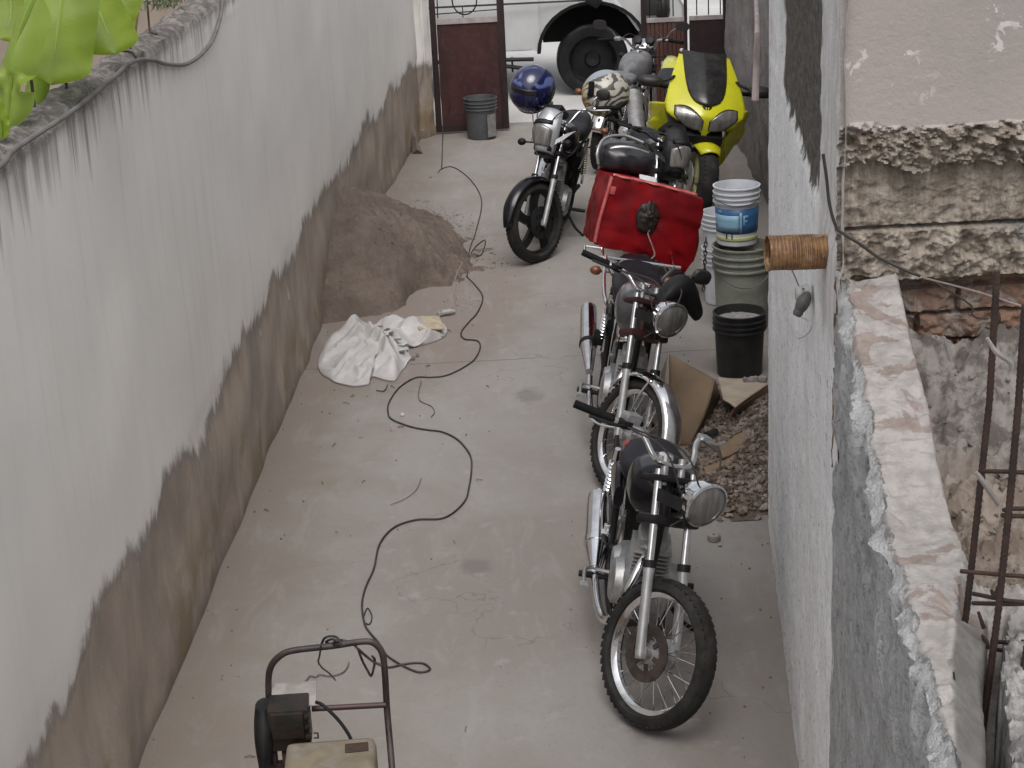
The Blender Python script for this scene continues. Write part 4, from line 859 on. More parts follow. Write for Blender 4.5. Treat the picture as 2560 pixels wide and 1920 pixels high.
for sy in (-1, 1):
    m.grid(lambda u, v: face(sy * (lerp_tab(0.60 + 0.57 * v, inner) + (lerp_tab(0.60 + 0.57 * v, outer) - lerp_tab(0.60 + 0.57 * v, inner)) * u), 0.60 + 0.57 * v), 14, 48)
nose = m.build('nose_fairing', 'yellow', ys_, 60, thick=0.005)
# twin headlights: almond outlines on the nose
for sy in (-1, 1):
    def hl_pt(u, v, off):
        t = u; tc = max(0.0, u); yy = 0.022 + 0.165 * t
        up = 0.775 + 0.075 * tc ** 0.8 + 0.05 * sin(pi * t) * 0.6; dn = 0.705 + 0.085 * tc ** 1.6 - 0.02 * sin(pi * t)
        return face(sy * yy, dn + (up - dn) * v, off)
    m = MB(); m.grid(lambda u, v: hl_pt(-0.03 + 1.06 * u, -0.06 + 1.12 * v, 0.0045), 16, 8); hs_ = m.build('headlight', 'black_plastic', nose, thick=0.004)
    m = MB(); m.grid(lambda u, v: hl_pt(u, v, 0.011), 16, 8); m.build('lens', 'lens', hs_, thick=0.003)
# small emblem under the screen
m = MB()
m.grid(lambda u, v: face(-0.03 + 0.06 * u, 0.872 - 0.005 * v, 0.006), 6, 1)
for k in (-1, 0, 1): m.grid(lambda u, v: face(k * 0.012 - 0.004 + 0.008 * u + k * 0.004 * (1 - v), 0.867 - 0.017 * v, 0.006), 2, 3)
m.grid(lambda u, v: face(-0.03 + 0.012 * u + 0.01 * v, 0.868 - 0.014 * v, 0.006), 2, 3); m.grid(lambda u, v: face(0.03 - 0.012 * u - 0.01 * v, 0.868 - 0.014 * v, 0.006), 2, 3)
m.build('emblem', 'black_plastic', nose, thick=0.001)
# windscreen bubble
m = MB()
m.grid(lambda u, v: (lambda z, wy: face(0.985 * wy * (2 * u - 1), z, 0.010 + 0.35 * wy * (1 - (2 * u - 1) ** 2)))(0.876 + 0.324 * v, lerp_tab(0.8785 + 0.29 * v, inner) + 0.006), 14, 40)
m.build('windscreen', 'screen', ys_, 60, thick=0.004)
# inner dark box behind the nose, intake below
m = MB(); m.box((-0.10, 0, 0.80), (0.26, 0.3, 0.22), bev=0.05); m.box((-0.02, 0, 0.64), (0.22, 0.25, 0.16), (0, 0.5, 0), bev=0.04); m.box((-0.30, 0, 0.95), (0.16, 0.22, 0.10), bev=0.03); m.build('intake', 'black_plastic', ys_)
# side fairings
for sy in (-1, 1):
    def side(u, v):
        x = 0.02 - 0.62 * u; top = 0.86 - 0.10 * u - 0.04 * u * u; bot = 0.62 - 0.40 * u ** 0.7 if u < 0.75 else 0.28 + 0.12 * (u - 0.75)
        z = bot + (top - bot) * v
        bul = 0.245 + 0.06 * sin(pi * min(1, u * 1.2)) - 0.10 * (1 - v) ** 1.6 + 0.018 * (abs(v - 0.5) < 0.12) * (u > 0.15)
        return Vector((x - 0.10 * (1 - v) * (1 - u), sy * bul, z))
    m = MB(); m.grid(side, 20, 18); m.build('side_fairing', 'yellow', ys_, 60, thick=0.005)
    m = MB(); m.grid(lambda u, v: side(0.62 + 0.2 * u, 0.35 + 0.35 * v) + Vector((0, sy * 0.004, 0)), 6, 6); m.build('fairing_vent', 'black_plastic', ys_, thick=0.002)
    # mirrors
    m = MB(); m.tube([face(sy * 0.19, 1.03, 0.01), face(sy * 0.22, 1.01, 0.04), (-0.10, sy * 0.285, 0.985)], 0.010, 8, 3); mr = m.build('mirror', 'black_plastic', ys_)
    m = MB(T4(-0.10, sy * 0.335, 0.985)); m.loft([sup(0.078 * k, 0.046 * k, 20, 2.5, 0, 0, xx) for k, xx in ((0.3, 0.05), (0.75, 0.035), (1, 0.0), (0.97, -0.012))]); m.build('mirror_head', 'mirrorback', mr)
    m = MB(); m.tube([(-0.30, sy * 0.16, 0.93), (-0.40, sy * 0.36, 0.91)], 0.016, 10); m.build('handlebar', 'grip', ys_)
tank_mb(-0.42, -0.92, 0.72, 0.94, 0.16).build('fuel_tank', 'black_paint', ys_, 60)
m = MB(); rings = []
for i in range(9):
    t = i / 8; rings.append(sup((0.13 + 0.04 * sin(pi * t)) * min(1, (0.2 + 5 * t) ** 0.5), 0.04, 18, 3, 0, 0.80 + 0.06 * t, -0.86 - 0.5 * t, 0.045))
m.loft(rings); m.build('seat', 'seat', ys_, 60)
m = MB(); rings = []
for i in range(11):
    t = i / 10; rings.append(sup((0.115 - 0.07 * t * t), 0.05 - 0.02 * t, 22, 2.4, 0, 0.82 + 0.085 * t, -1.33 - 0.46 * t, (0.045 + 0.045 * sin(pi * min(1, 0.25 + 0.6 * t))) * (1 - 0.5 * t * t)))
m.loft(rings); m.build('tail_fairing', 'yellow', ys_, 60)
m = MB(); m.box((-0.70, 0, 0.45), (0.5, 0.3, 0.4), bev=0.06); m.build('engine', 'black_metal', ys_)
m = MB()
for sy in (-1, 1): m.tube([(-0.8, 0.12 * sy, 0.4), (-1.4, 0.12 * sy, RY)], 0.026, 8); m.tube([(-0.9, 0.11 * sy, 0.76), (-1.6, 0.08 * sy, 0.9)], 0.016, 8)
m.build('frame', 'alloy', ys_)
m = MB(); m.tube([(-0.9, -0.2, 0.3), (-1.25, -0.24, 0.42), (-1.62, -0.25, 0.62)], [0.03, 0.055, 0.055], 20); m.build('muffler', 'alloy', ys_)
m = MB(); m.tube([(-0.85, 0.12, 0.25), (-0.85, 0.26, 0.05)], 0.011, 8); m.build('side_stand', 'black_metal', ys_)

ys_.scale = (1.1, 1.3, 1.06)

# ------------------------------------------------------------------ delivery box on the second motorcycle
bx = thing('delivery_box', 'red tarpaulin delivery box with a torn dark hole, leaning on the chrome carrier', 'box', py(1607, 540, 10.12), (radians(-6), radians(16), radians(6)))
def boxpt(u, v, side):      # crumpled box, local: x right, y away, z up
    W, D, H_ = 0.285, 0.21, 0.205
    return None
m = MB(); bm = bmesh.new(); bmesh.ops.create_cube(bm, size=1.0); bmesh.ops.subdivide_edges(bm, edges=bm.edges[:], cuts=18, use_grid_fill=True)
for v in bm.verts:
    x, y, z = v.co * 2
    bulge = 1 + 0.05 * (1 - y * y) * (1 - z * z)
    px_, py_, pz_ = 0.275 * x * (1 + 0.04 * (1 - z * z)), 0.20 * y, 0.20 * z
    if x > 0.2: pz_ -= 0.05 * (x - 0.2) * (z < 0) + 0.03 * (x - 0.2); px_ += 0.02 * (x - 0.2) * (1 - z)
    if z < -0.55 and x > 0.3: px_ -= 0.09 * (-z - 0.55) * x
    if y < 0: py_ -= 0.02 * (1 - x * x) * (1 - z * z) - 0.035 * max(0, x - 0.35) * (z < 0.2)
    cr = 0.012 * fbm((x * 2.2 + 3, y * 2, z * 2.2), 3) + 0.014 * abs(nz(x * 2.6 + z * 1.7, z * 2.4, 3)) * (x > 0)
    hole = max(0.0, 1 - ((x + 0.02) ** 2 / 0.045 + (z - 0.05) ** 2 / 0.13)) if y < -0.9 else 0
    v.co = Vector((px_ + cr, py_ + cr * 0.8 + 0.02 * hole, pz_ + cr * 0.7))
bm.verts.index_update(); m.add([v.co.copy() for v in bm.verts], [[v.index for v in f.verts] for f in bm.faces]); bm.free()
body = m.build('box_body', 'redbox', bx, 50)
m = MB()
def rag(u, v):
    a = 2 * pi * u; r = v * (0.066 + 0.012 * nz(cos(a) * 2, sin(a) * 2, 4) + 0.012 * nz(cos(a) * 5, sin(a) * 5, 9))
    return Vector((-0.03 + r * cos(a) * 1.0, -0.232 - 0.026 * (1 - v) - 0.01 * nz(a * 2, v * 4), 0.02 + 1.4 * r * sin(a)))
m.grid(rag, 40, 8); m.build('torn_patch', 'greasy', bx, 60, thick=0.004)
m = MB(); m.tube([(0.0, -0.232, -0.05), (-0.004, -0.236, -0.075), (0.045, -0.24, -0.15), (0.06, -0.238, -0.185), (0.035, -0.235, -0.225)], 0.0042, 7, 4); m.build('cord', 'cordpink', bx)
m = MB(); m.tube([(-0.275, -0.205, 0.20), (-0.283, -0.21, 0.08), (-0.29, -0.208, -0.06), (-0.286, -0.2, -0.18)], 0.010, 8, 4); m.box((-0.255, -0.212, 0.125), (0.03, 0.012, 0.045), bev=0.004); m.build('edge_trim', 'redlight', bx)
m = MB(); m.grid(lambda u, v: Vector((-0.27 + 0.5 * u, -0.206 + 0.02 * nz(u * 9), 0.205 - 0.02 * max(0, u - 0.4) + 0.006 * nz(u * 14, v * 3)) ) + Vector((0, 0.012 * v, 0.012 * v)), 30, 2); m.build('lid_seam', 'redlight', bx, thick=0.003)
m = MB(); m.box((-0.05, -0.12, 0.222), (0.10, 0.05, 0.012), (0.5, 0, 0), bev=0.003); m.build('label_plate', 'plate', bx)
m = MB(); m.tube([(-0.27, 0.2, 0.2), (-0.275, 0.16, 0.27), (-0.24, 0.12, 0.335), (-0.14, 0.12, 0.36), (-0.02, 0.14, 0.35)], 0.011, 8, 5); m.build('carry_rail', 'alloy', bx)

bg2 = thing('bag', 'crumpled black vinyl bag lying on top of the red delivery box', 'bag', py(1563, 395, 10.35), (0.1, radians(12), 0.1))
m = MB(); rings = []
for i in range(17):
    a = pi * i / 16; rr = []
    for k in range(32):
        b = 2 * pi * k / 32; d = Vector((sin(a) * cos(b), sin(a) * sin(b), cos(a)))
        q = 1 + 0.16 * abs(nz(d.x * 2.2 + 4, d.y * 2.2, d.z * 2.4)) + 0.06 * nz(d.x * 5, d.y * 5, d.z * 5)
        rr.append(Vector((0.165 * math.copysign(abs(d.x) ** 0.7, d.x) * q, 0.14 * math.copysign(abs(d.y) ** 0.7, d.y) * q, 0.085 * math.copysign(abs(d.z) ** 0.8, d.z) * q)))
    rings.append(rr)
MT['vinylbag'] = simple('shiny_black_vinyl', (0.008, 0.008, 0.011), (0.02, 0.02, 0.024), 0.3, 0, 8, 0.4, 12, dust=0.06)
m.loft(rings, False); m.build('bag_body', 'vinylbag', bg2, 45)
m = MB(); m.tube([(-0.17, -0.1, -0.03), (-0.185, -0.08, 0.04), (-0.14, 0.0, 0.10), (-0.02, 0.06, 0.115), (0.10, 0.06, 0.09)], 0.009, 8, 5); m.build('strap', 'alloy', bg2)

# ------------------------------------------------------------------ helmets on the mirrors of the black motorcycle
def helmet(label, loc, rot, mat, r, slot):
    h = thing('helmet', label, 'helmet', loc, rot, 'helmets hung on the motorcycle mirrors')
    m = MB(); rings = []
    for i in range(21):
        t = i / 20; a = pi * (0.985 - 0.80 * t)   # top at t=0... opening at the bottom
        rr = []
        for k in range(36):
            b = 2 * pi * k / 36; sx, sy_, sz = 1.14, 0.98, 1.06
            q = sin(a); zz = -cos(a)
            pull = 1.0 - (0.10 * max(0, -zz - 0.2))
            rr.append(Vector((r * sx * q * cos(b) * pull + (0.03 * r * cos(b) if -zz > 0.3 else 0), r * sy_ * q * sin(b) * pull, r * sz * zz)))
        rings.append(rr)
    m.loft(rings, False); sh = m.build('shell', mat, h, 60, thick=0.012)
    m = MB(); m.tube([rings[-1][k] for k in range(36)] + [rings[-1][0]], 0.012, 8); m.build('edge_trim', 'black_plastic', h)
    m = MB(); m.ball((0, 0, -0.01), (r * 1.02, r * 0.88, r * 0.93), 20, 12); m.build('lining', 'seat', h)
    if slot:
        m = MB(); m.grid(lambda u, v: Vector(((r * 1.155) * cos(-0.75 + 1.5 * u) * sqrt(max(0.05, 1 - (0.42 - 0.5 * v) ** 2)), r * 0.995 * sin(-0.75 + 1.5 * u) * sqrt(max(0.05, 1 - (0.42 - 0.5 * v) ** 2)), r * 1.06 * (-0.42 + 0.5 * v) + r * 0.35)), 16, 8)
        m.build('visor', 'glassdark', h, thick=0.006)
    return h
g = G('beige_swirl_helmet'); o = g.obj()
wv = g.t.nodes.new('ShaderNodeTexWave'); wv.wave_type = 'RINGS'; wv.inputs['Scale'].default_value = 9; wv.inputs['Distortion'].default_value = 9; wv.inputs['Detail'].default_value = 3; g._in(wv.inputs['Vector'], g.map(o, (1, 0.6, 1.1)))
c = g.mix(g.step(wv.outputs['Fac'], 0.25, 0.6), (0.22, 0.155, 0.06), (0.46, 0.38, 0.22))
yx = g.sep(o); c2 = g.mix(g.step(wv.outputs['Fac'], 0.35, 0.55), (0.07, 0.068, 0.06), (0.42, 0.40, 0.34))
c = g.mix(g.step(g.math('ADD', yx[1], g.math('MULTIPLY', g.noise(o, 6, 2), 0.05)), 0.065, 0.085), c, c2)
c = g.mix(g.step(g.math('SUBTRACT', yx[2], g.math('MULTIPLY', yx[0], 0.3)), 0.105, 0.125), c, (0.27, 0.29, 0.33))
MT['helmetbeige'] = g.done(c, 0.35)
g = G('dark_blue_helmet'); o = g.obj()
c = g.mix(g.step(g.noise(o, 7, 2, 0.4, 0.8), 0.56, 0.60), (0.005, 0.008, 0.05), (0.08, 0.11, 0.27)); c = g.mix(g.step(g.sep(o)[2], 0.07, 0.09), (0.006, 0.008, 0.05), c)
MT['helmetblue'] = g.done(c, 0.16, None, **{'Coat Weight': 0.6})
helmet('dark blue glossy helmet hung on the mirror nearest the grey bucket', py(1331, 222, 13.35), (radians(-14), radians(10), radians(-120)), 'helmetblue', 0.165, True)
helmet('beige helmet with swirling graphics hung between the handlebar and the grey seat', py(1514, 234, 13.45), (radians(28), radians(22), radians(-150)), 'helmetbeige', 0.16, False)
m = MB(); q = py(1478, 222, 13.30); m.box(q, (0.045, 0.02, 0.115), (0.15, 0.1, 0.0), bev=0.008); 
m.build('vent', 'black_plastic', bpy.data.objects['helmet.001']).matrix_parent_inverse = Matrix.LocRotScale(bpy.data.objects['helmet.001'].location, bpy.data.objects['helmet.001'].rotation_euler, None).inverted()

# ------------------------------------------------------------------ buckets
def bucket(label, loc, mat, rim='same', fill=None, fill_h=0.33, r=0.15, h=0.37, rot=(0, 0, 0), group='plastic buckets by the right wall', handle=None, lid=False):
    b = thing('bucket', label, 'bucket', loc, rot, group)
    rb, rt_ = r * 0.87, r * 0.985
    prof = [(0.001, 0.004), (rb - 0.006, 0.0), (rb, 0.006)] + [(rb + (rt_ - rb) * t, h * t) for t in (0.15, 0.3, 0.45, 0.6, 0.70)]
    for z in (0.72, 0.80, 0.88): prof += [(rt_ * 0.975, h * z), (rt_ + 0.008, h * (z + 0.004)), (rt_ + 0.008, h * (z + 0.022)), (rt_ * 0.98, h * (z + 0.028))]
    prof += [(rt_ * 0.985, h * 0.975), (rt_ + 0.007, h * 0.98), (rt_ + 0.007, h), (rt_ - 0.003, h + 0.001)]
    if lid: prof += [(rt_ - 0.01, h - 0.006), (0.001, h - 0.006)]
    else: prof += [(rt_ - 0.006, h * 0.96), (rb - 0.004, 0.012), (0.001, 0.012)]
    m = MB(); m.lathe(prof, 48); body = m.build('bucket_body', mat, b, 30)
    if fill:
        m = MB(); m.grid(lambda u, v: Vector(((r * 0.93 * u) * cos(2 * pi * v), (r * 0.93 * u) * sin(2 * pi * v), fill_h + 0.012 * (1 - u) + 0.006 * fbm((u * 8 * cos(2 * pi * v), u * 8 * sin(2 * pi * v), 2), 4))), 14, 40); m.build('contents', fill, b, 60)
    if handle is not None:
        m = MB(); m.tube([(r * 1.03 * cos(a), r * 1.03 * sin(a) * handle[0] - 0.01, h * 0.86 + handle[1] * sin(abs(a)) ) for a in [pi * k / 20 - pi for k in range(21)]], 0.003, 6); m.build('handle', 'steelgrey', b)
    return b
bucket('black plastic bucket nearest the camera, with grey sand inside', (1.36, 10.14, 0.0), 'bucketblack', fill='greysand', fill_h=0.335, r=0.153, h=0.385)
bucket('grimy green grey bucket under the blue labelled one, dried mortar around its rim', (1.50, 11.05, 0.0), 'bucketgrey', fill='palegrey', fill_h=0.48, handle=(1.0, -0.16), r=0.186, h=0.545)
b1 = bucket('white bucket with a blue and lime label, stacked on the grimy bucket', (1.475, 11.10, 0.545), 'bucketwhite', r=0.145, h=0.375, rot=(0, 0, 0), handle=(1.0, -0.05))
bucket('ribbed white bucket half hidden behind the stacked pair', (1.46, 11.62, 0.0), 'bucketwhite', r=0.15, h=0.38)
bucket('white ribbed bucket nested in the one behind the stacked pair', (1.46, 11.62, 0.24), 'bucketwhite', r=0.149, h=0.38)
def wrap(mb, r0, a0, a1, z0, z1, off=0.0015, taper=0.98):
    mb.grid(lambda u, v: Vector(((r0 + off) * cos(a0 + (a1 - a0) * u), (r0 + off) * sin(a0 + (a1 - a0) * u), z0 + (z1 - z0) * v)) * 1.0, 24, 2)
def brad(z): return 0.145 * (0.87 + (0.985 - 0.87) * min(1, z / 0.36))
def wrapz(mb, a0, a1, z0, z1, off): mb.grid(lambda u, v: Vector(((brad(z0 + (z1 - z0) * v) + off) * cos(a0 + (a1 - a0) * u), (brad(z0 + (z1 - z0) * v) + off) * sin(a0 + (a1 - a0) * u), z0 + (z1 - z0) * v)), 24, 3)
m = MB(); wrapz(m, radians(-176), radians(-6), 0.085, 0.245, 0.0015); lb = m.build('label', 'bucketblue', b1, thick=0.001)
m = MB(); wrapz(m, radians(-172), radians(-92), 0.10, 0.205, 0.0035)
wrapz(m, radians(-90), radians(-84), 0.09, 0.225, 0.0035); wrapz(m, radians(-150), radians(-140), 0.215, 0.235, 0.0035)
for (a, b_, z0, z1) in ((-80, -76, 0.13, 0.205), (-76, -66, 0.19, 0.205), (-76, -69, 0.16, 0.173)): wrapz(m, radians(a), radians(b_), z0, z1, 0.0035)   # the letter F
m.build('label_print', 'labellight', lb, thick=0.0008)
m = MB(); wrapz(m, radians(-176), radians(-6), 0.035, 0.062, 0.0015); m.build('label', 'labellime', b1, thick=0.001)
m = MB()
for (a, b_, z0, z1) in ((-128, -124, 0.055, 0.095), (-140, -122, 0.088, 0.096), (-112, -109, 0.055, 0.085), (-165, -160, 0.12, 0.14)): wrapz(m, radians(a), radians(b_), z0, z1, 0.0045)
m.build('label_print', 'black_plastic', lb, thick=0.0008)
bg_ = bucket('dark grey bucket standing in front of the open maroon gate leaf', (-0.175, 17.5, 0.0), 'bucketgate', r=0.16, h=0.40, group='plastic buckets by the right wall', fill='sand', fill_h=0.25)
del bg_['group']
m = MB(); m.box((0.1, -0.125, 0.14), (0.10, 0.004, 0.22), (0, 0, 0.68)); m.build('pale_label', 'alloy', bg_)
# chain hanging beside the buckets
m = MB(); q0 = py(1765, 600, 10.9); q1 = py(1757, 765, 10.9)
for k in range(12):
    c = q0.lerp(q1, k / 15); m.tube([c + Vector((0.010 * cos(a) * (1 if k % 2 else 0.25), 0.010 * cos(a) * (0.25 if k % 2 else 1), 0.021 * sin(a))) for a in [2 * pi * i / 10 for i in range(11)]], 0.0035, 5)
tag(m.build('chain', 'rebar'), 'rusty chain hanging down beside the ribbed white buckets', 'chain')

# ------------------------------------------------------------------ sand pile, sack, floor litter
def pile_h(x, y):
    w = xl(y); d = x - w
    reach = 0.98 * sqrt(max(0, 1 - ((y - 12.7) / 2.0) ** 2)) if y > 12.7 else 0.98 * max(0, min(1, (y - 11.55) / 0.8)) ** 0.5
    reach *= 0.90 + 0.10 * nz(y * 2.3, 4.0, 2) + 0.06 * nz(y * 7, 1.0, 2)
    if reach <= 0.02: return -0.05
    k = max(0.0, d / reach)
    ridge = 0.57 * max(0, min(1, (y - 11.55) / 0.85)) ** 0.9 * (1 if y < 13.1 else max(0, 1 - (y - 13.1) / 1.6))
    h = ridge * (max(0, 1 - k ** 1.5) ** 1.0) + 0.012 * (1 - min(1, k))
    h *= 1 + 0.10 * nz(x * 2.2, y * 2.2, 7)
    if k > 1.0: h = -0.012 * (k - 1) * 10
    sx, sy_ = (x + 0.55) / 0.15, (y - 12.05) / 0.26
    h -= 0.34 * math.exp(-((sx * sx + sy_ * sy_) ** 1.8))
    h += 0.036 * fbm((x * 4, y * 4, 0), 5) - 0.05 * max(0, nz(x * 6, y * 7, 5) - 0.3) + 0.014 * fbm((x * 17, y * 17, 5), 4)
    return h if h > -0.03 else -0.03
m = MB(); m.grid(lambda u, v: (lambda y: (lambda x: Vector((x, y, pile_h(x, y))))(xl(y) - 0.02 + 1.25 * u))(11.45 + 4.2 * v), 130, 330)
tag(m.build('sand_pile', 'sand', None, 60), 'grey brown sand pile with a scooped hollow against the left wall', 'sand pile', kind='thing')
random.seed(3)
lumps = MB()
for k in range(70):
    y = random.uniform(11.8, 14.3); x = xl(y) + random.uniform(0.03, 0.95); z = pile_h(x, y)
    if z < 0.02: continue
    r = random.uniform(0.005, 0.013); lumps.ball((x, y, z + r * 0.3), (r * random.uniform(0.8, 1.5), r, r * 0.7), 7, 5)
o = lumps.build('sand_lumps', 'sand', bpy.data.objects['sand_pile'], 20); o['kind'] = 'stuff'
sc_ = MB(); random.seed(31)
for k in range(500):
    a = random.uniform(0, 1); y = 11.3 + 3.6 * a; x = xl(y) + min(1.4, 0.9 * sqrt(max(0.05, 1 - ((y - 12.7) / 2.1) ** 2)) + abs(random.gauss(0, 0.14)) - 0.05)
    if y < 11.75: x = xl(y) + random.uniform(0.1, 1.1)
    r = random.uniform(0.002, 0.0055); sc_.ball((x, y, r * 0.5), (r * 1.3, r, r * 0.8), 6, 4)
tag(sc_.build('sand_scatter', 'greysand', None, 20), 'loose sand grains spilled around the sand pile', 'sand', kind='stuff')
# crumpled sack
sk = thing('sack', 'crumpled white woven sack with grey print lying before the sand pile', 'sack', (0, 0, 0))
c0 = fl(985, 885)
def sack_outline(a):
    return 1.0
poly = [(792, 905), (830, 842), (905, 832), (1000, 812), (1060, 806), (1108, 812), (1112, 842), (1070, 862), (1025, 870), (1028, 900), (1005, 930), (985, 955), (930, 945), (920, 962), (870, 966), (815, 945)]
gp_ = [fl(x, y) for x, y in poly]; cen = sum(gp_, Vector()) / len(gp_)
def crease(a, b_, k): return 1 - min(1, abs(mnoise.noise(Vector((a, b_, k)))) * 3.2)
sm_ = catmull(gp_ + [gp_[0]], 8)
def sackpt(u, v):
    t = u * (len(sm_) - 1); i = min(int(t), len(sm_) - 2); e = sm_[i].lerp(sm_[i + 1], t - i); p = cen.lerp(e, v)
    up = max(0.0, 1 - v ** 5); thick = 0.5 + 0.5 * max(0, min(1, (-0.58 - p.x) / 0.4))
    wx = p.x + 0.12 * nz(p.x * 3, p.y * 3, 11); wy = p.y + 0.12 * nz(p.x * 3, p.y * 3, 17)
    h = 0.13 * (1 - v ** 2.6) * thick + up * (0.075 * crease(wx * 2.6 + wy * 1.5, wy * 1.2 - wx, 1) + 0.05 * crease(wx * 4.5 - wy * 3, wy * 2.5, 4) + 0.02 * crease(wx * 10, wy * 8, 6) - 0.05)
    return Vector((p.x + 0.02 * nz(p.x * 7, p.y * 7, 5), p.y + 0.02 * nz(p.x * 7, p.y * 7, 8), 0.012 + max(0.0, h)))
m = MB(); m.grid(sackpt, 256, 70); m.grid(lambda u, v: sackpt(u, 1.0) + Vector((0, 0, -0.014 * v)), 256, 1)
sb = m.build('sack_body', 'sackwhite', sk, 50, thick=0.003)
def sackz(x, y):
    best = None
    for i in range(0, 64):
        for j in range(0, 18):
            q = sackpt(i / 64, j / 17)
            d = (q.x - x) ** 2 + (q.y - y) ** 2
            if best is None or d < best[0]: best = (d, q.z)
    return best[1]
m = MB()
random.seed(5)
for (x, y, dx, dy) in ((945, 808, 10, 4), (962, 822, 14, 9), (968, 826, 5, 9), (976, 832, 6, 8), (958, 845, 14, 3), (985, 838, 16, 3), (1005, 846, 12, 3), (966, 850, 6, 3), (1000, 862, 10, 3), (935, 806, 9, 4), (1030, 858, 3, 9), (1040, 850, 3, 8)):
    a, b_ = fl(x, y + 8, 0.08), fl(x + dx, y + 8 + dy, 0.08)
    z = max(sackz(a.x, a.y), sackz(b_.x, b_.y)) + 0.006
    m.box(((a.x + b_.x) / 2, (a.y + b_.y) / 2, z), (abs(b_.x - a.x) + 0.01, 0.03, 0.003))
o = m.build('sack_print', 'sackprint', sb); o['kind'] = 'stuff'
ax_, bx_ = fl(1046, 826), fl(1104, 842); m = MB(); m.box(((ax_.x + bx_.x) / 2, (ax_.y + bx_.y) / 2 - 0.04, 0.085), (0.17, 0.21, 0.012), (0.12, 0.1, 0.2), bev=0.004); m.box(((ax_.x + bx_.x) / 2, (ax_.y + bx_.y) / 2 - 0.05, 0.05), (0.15, 0.2, 0.01), (0.3, 0.05, 0.2)); m.build('printed_patch', 'sackpatch', sb)
# small white plug by the pile
pw = fl(1122, 788); m = MB(Matrix.Translation(pw) @ R4(0.3, 'Z')); m.tube([(-0.05, 0, 0.022), (0.01, 0, 0.024)], 0.02, 10); m.tube([(0.01, 0, 0.024), (0.045, 0.0, 0.02)], [0.018, 0.011], 10); m.box((-0.065, 0.0, 0.02), (0.03, 0.03, 0.025), bev=0.004)
tag(m.build('plug', 'porcelain'), 'small white electric plug lying on the floor near the sand pile', 'plug')
# twigs and leaf litter, each tiny
random.seed(11)
tw = MB()
for k in range(34):
    y = random.choice((random.uniform(5.6, 9.5), random.uniform(9.5, 12.5), random.uniform(12, 16.5))); x = random.choice((xl(y) + random.uniform(0.05, 0.6), random.uniform(-0.9, 0.25)))
    a = random.uniform(0, pi); l = random.uniform(0.015, 0.05)
    tw.tube([(x, y, 0.006), (x + l * cos(a) * 0.5, y + l * sin(a) * 0.5, 0.012), (x + l * cos(a), y + l * sin(a), 0.006)], random.uniform(0.0015, 0.004), 5)
for k in range(170):
    y = random.uniform(5.5, 13.5); x = random.choice((xl(y) + abs(random.gauss(0, 0.25)), xr(min(y, 7.9)) - abs(random.gauss(0, 0.2)), random.uniform(-1, 0.4)))
    r = random.uniform(0.002, 0.006); tw.ball((x, y, r * 0.5), (r, r * 1.3, r * 0.8), 6, 4)
tag(tw.build('floor_litter', 'dirt', None, 30), 'scattered twigs and grit over the alley floor', 'litter', kind='stuff')
# round weight on the floor beside the gravel
pk = fl(1785, 1350); m = MB(Matrix.Translation(pk)); m.lathe([(0.009, 0.0), (0.03, 0.0), (0.032, 0.006), (0.03, 0.028), (0.02, 0.034), (0.009, 0.03)], 20, close=True)
tag(m.build('metal_nut', 'palegrey'), 'small round grey nut lying on the floor by the gravel', 'nut')
m = MB(); q = fl(1800, 1366); m.ball(q + Vector((0, 0, 0.006)), (0.011, 0.009, 0.007), 8, 5); tag(m.build('pebble', 'palegrey'), 'single small pebble lying just in front of the round nut', 'pebble')
# peeling corner flap where the left wall ends
m = MB(); q = fl(1030, 385); m.add([q + Vector(v) for v in ((0, 0, 0), (0.0, 0.1, 0.20), (0.04, 0.05, 0.15), (0.11, -0.02, 0.0), (0.05, -0.04, 0.05), (0.06, 0.06, 0.0))], [(0, 4, 2, 1), (4, 3, 2), (0, 3, 4), (2, 3, 5, 1), (0, 5, 3)])
tag(m.build('broken_board', 'sand', None, 20), 'broken brown board chip leaning at the wall foot near the gate', 'board')

# ------------------------------------------------------------------ gravel and cardboard in the recess
def grav_h(x, y): return max(0.0, 0.17 * min(1, (x - 0.90) / 0.55) * min(1, max(0, (y - 7.98) / 0.5)) * min(1, max(0, (9.9 - y) / 0.8)) + 0.02 * nz(x * 6, y * 6))
random.seed(21); gv = MB()
ico = [Vector(v) for v in ((1, 0, 0), (-1, 0, 0), (0, 1, 0), (0, -1, 0), (0, 0, 1), (0, 0, -1))]; icf = [(0, 2, 4), (2, 1, 4), (1, 3, 4), (3, 0, 4), (2, 0, 5), (1, 2, 5), (3, 1, 5), (0, 3, 5)]
def pebble(mb, c, r):
    R_ = Matrix.Rotation(random.uniform(0, 6), 3, Vector((random.random(), random.random(), random.random() + 0.1)).normalized())
    vs = [c + (R_ @ Vector((p.x * random.uniform(0.8, 1.35), p.y * random.uniform(0.7, 1.1), p.z * random.uniform(0.6, 1.0)))) * r for p in ico]; mb.add(vs, icf)
for k in range(7500):
    x = random.uniform(0.92, 1.95); y = random.uniform(7.97, 10.0); h = grav_h(x, y)
    if h < 0.012 and random.random() > 0.10: continue
    pebble(gv, Vector((x, y, h * random.uniform(0.82, 1.0) + 0.004)), random.uniform(0.009, 0.021))
g = G('mixed_gravel'); n_ = g.vor(g.obj(), 26); wn_ = g.t.nodes.new('ShaderNodeTexVoronoi'); wn_.inputs['Scale'].default_value = 24; g._in(wn_.inputs['Vector'], g.obj())
MT['gravel'] = g.done(g.mix(g.math('POWER', g.sep(wn_.outputs['Color'])[0], 1.5), (0.10, 0.07, 0.053), (0.32, 0.265, 0.225)), 0.9)
tag(gv.build('gravel_heap', 'gravel', None, 10, flat=True), 'heap of mixed gravel behind the end of the right wall', 'gravel', kind='stuff')
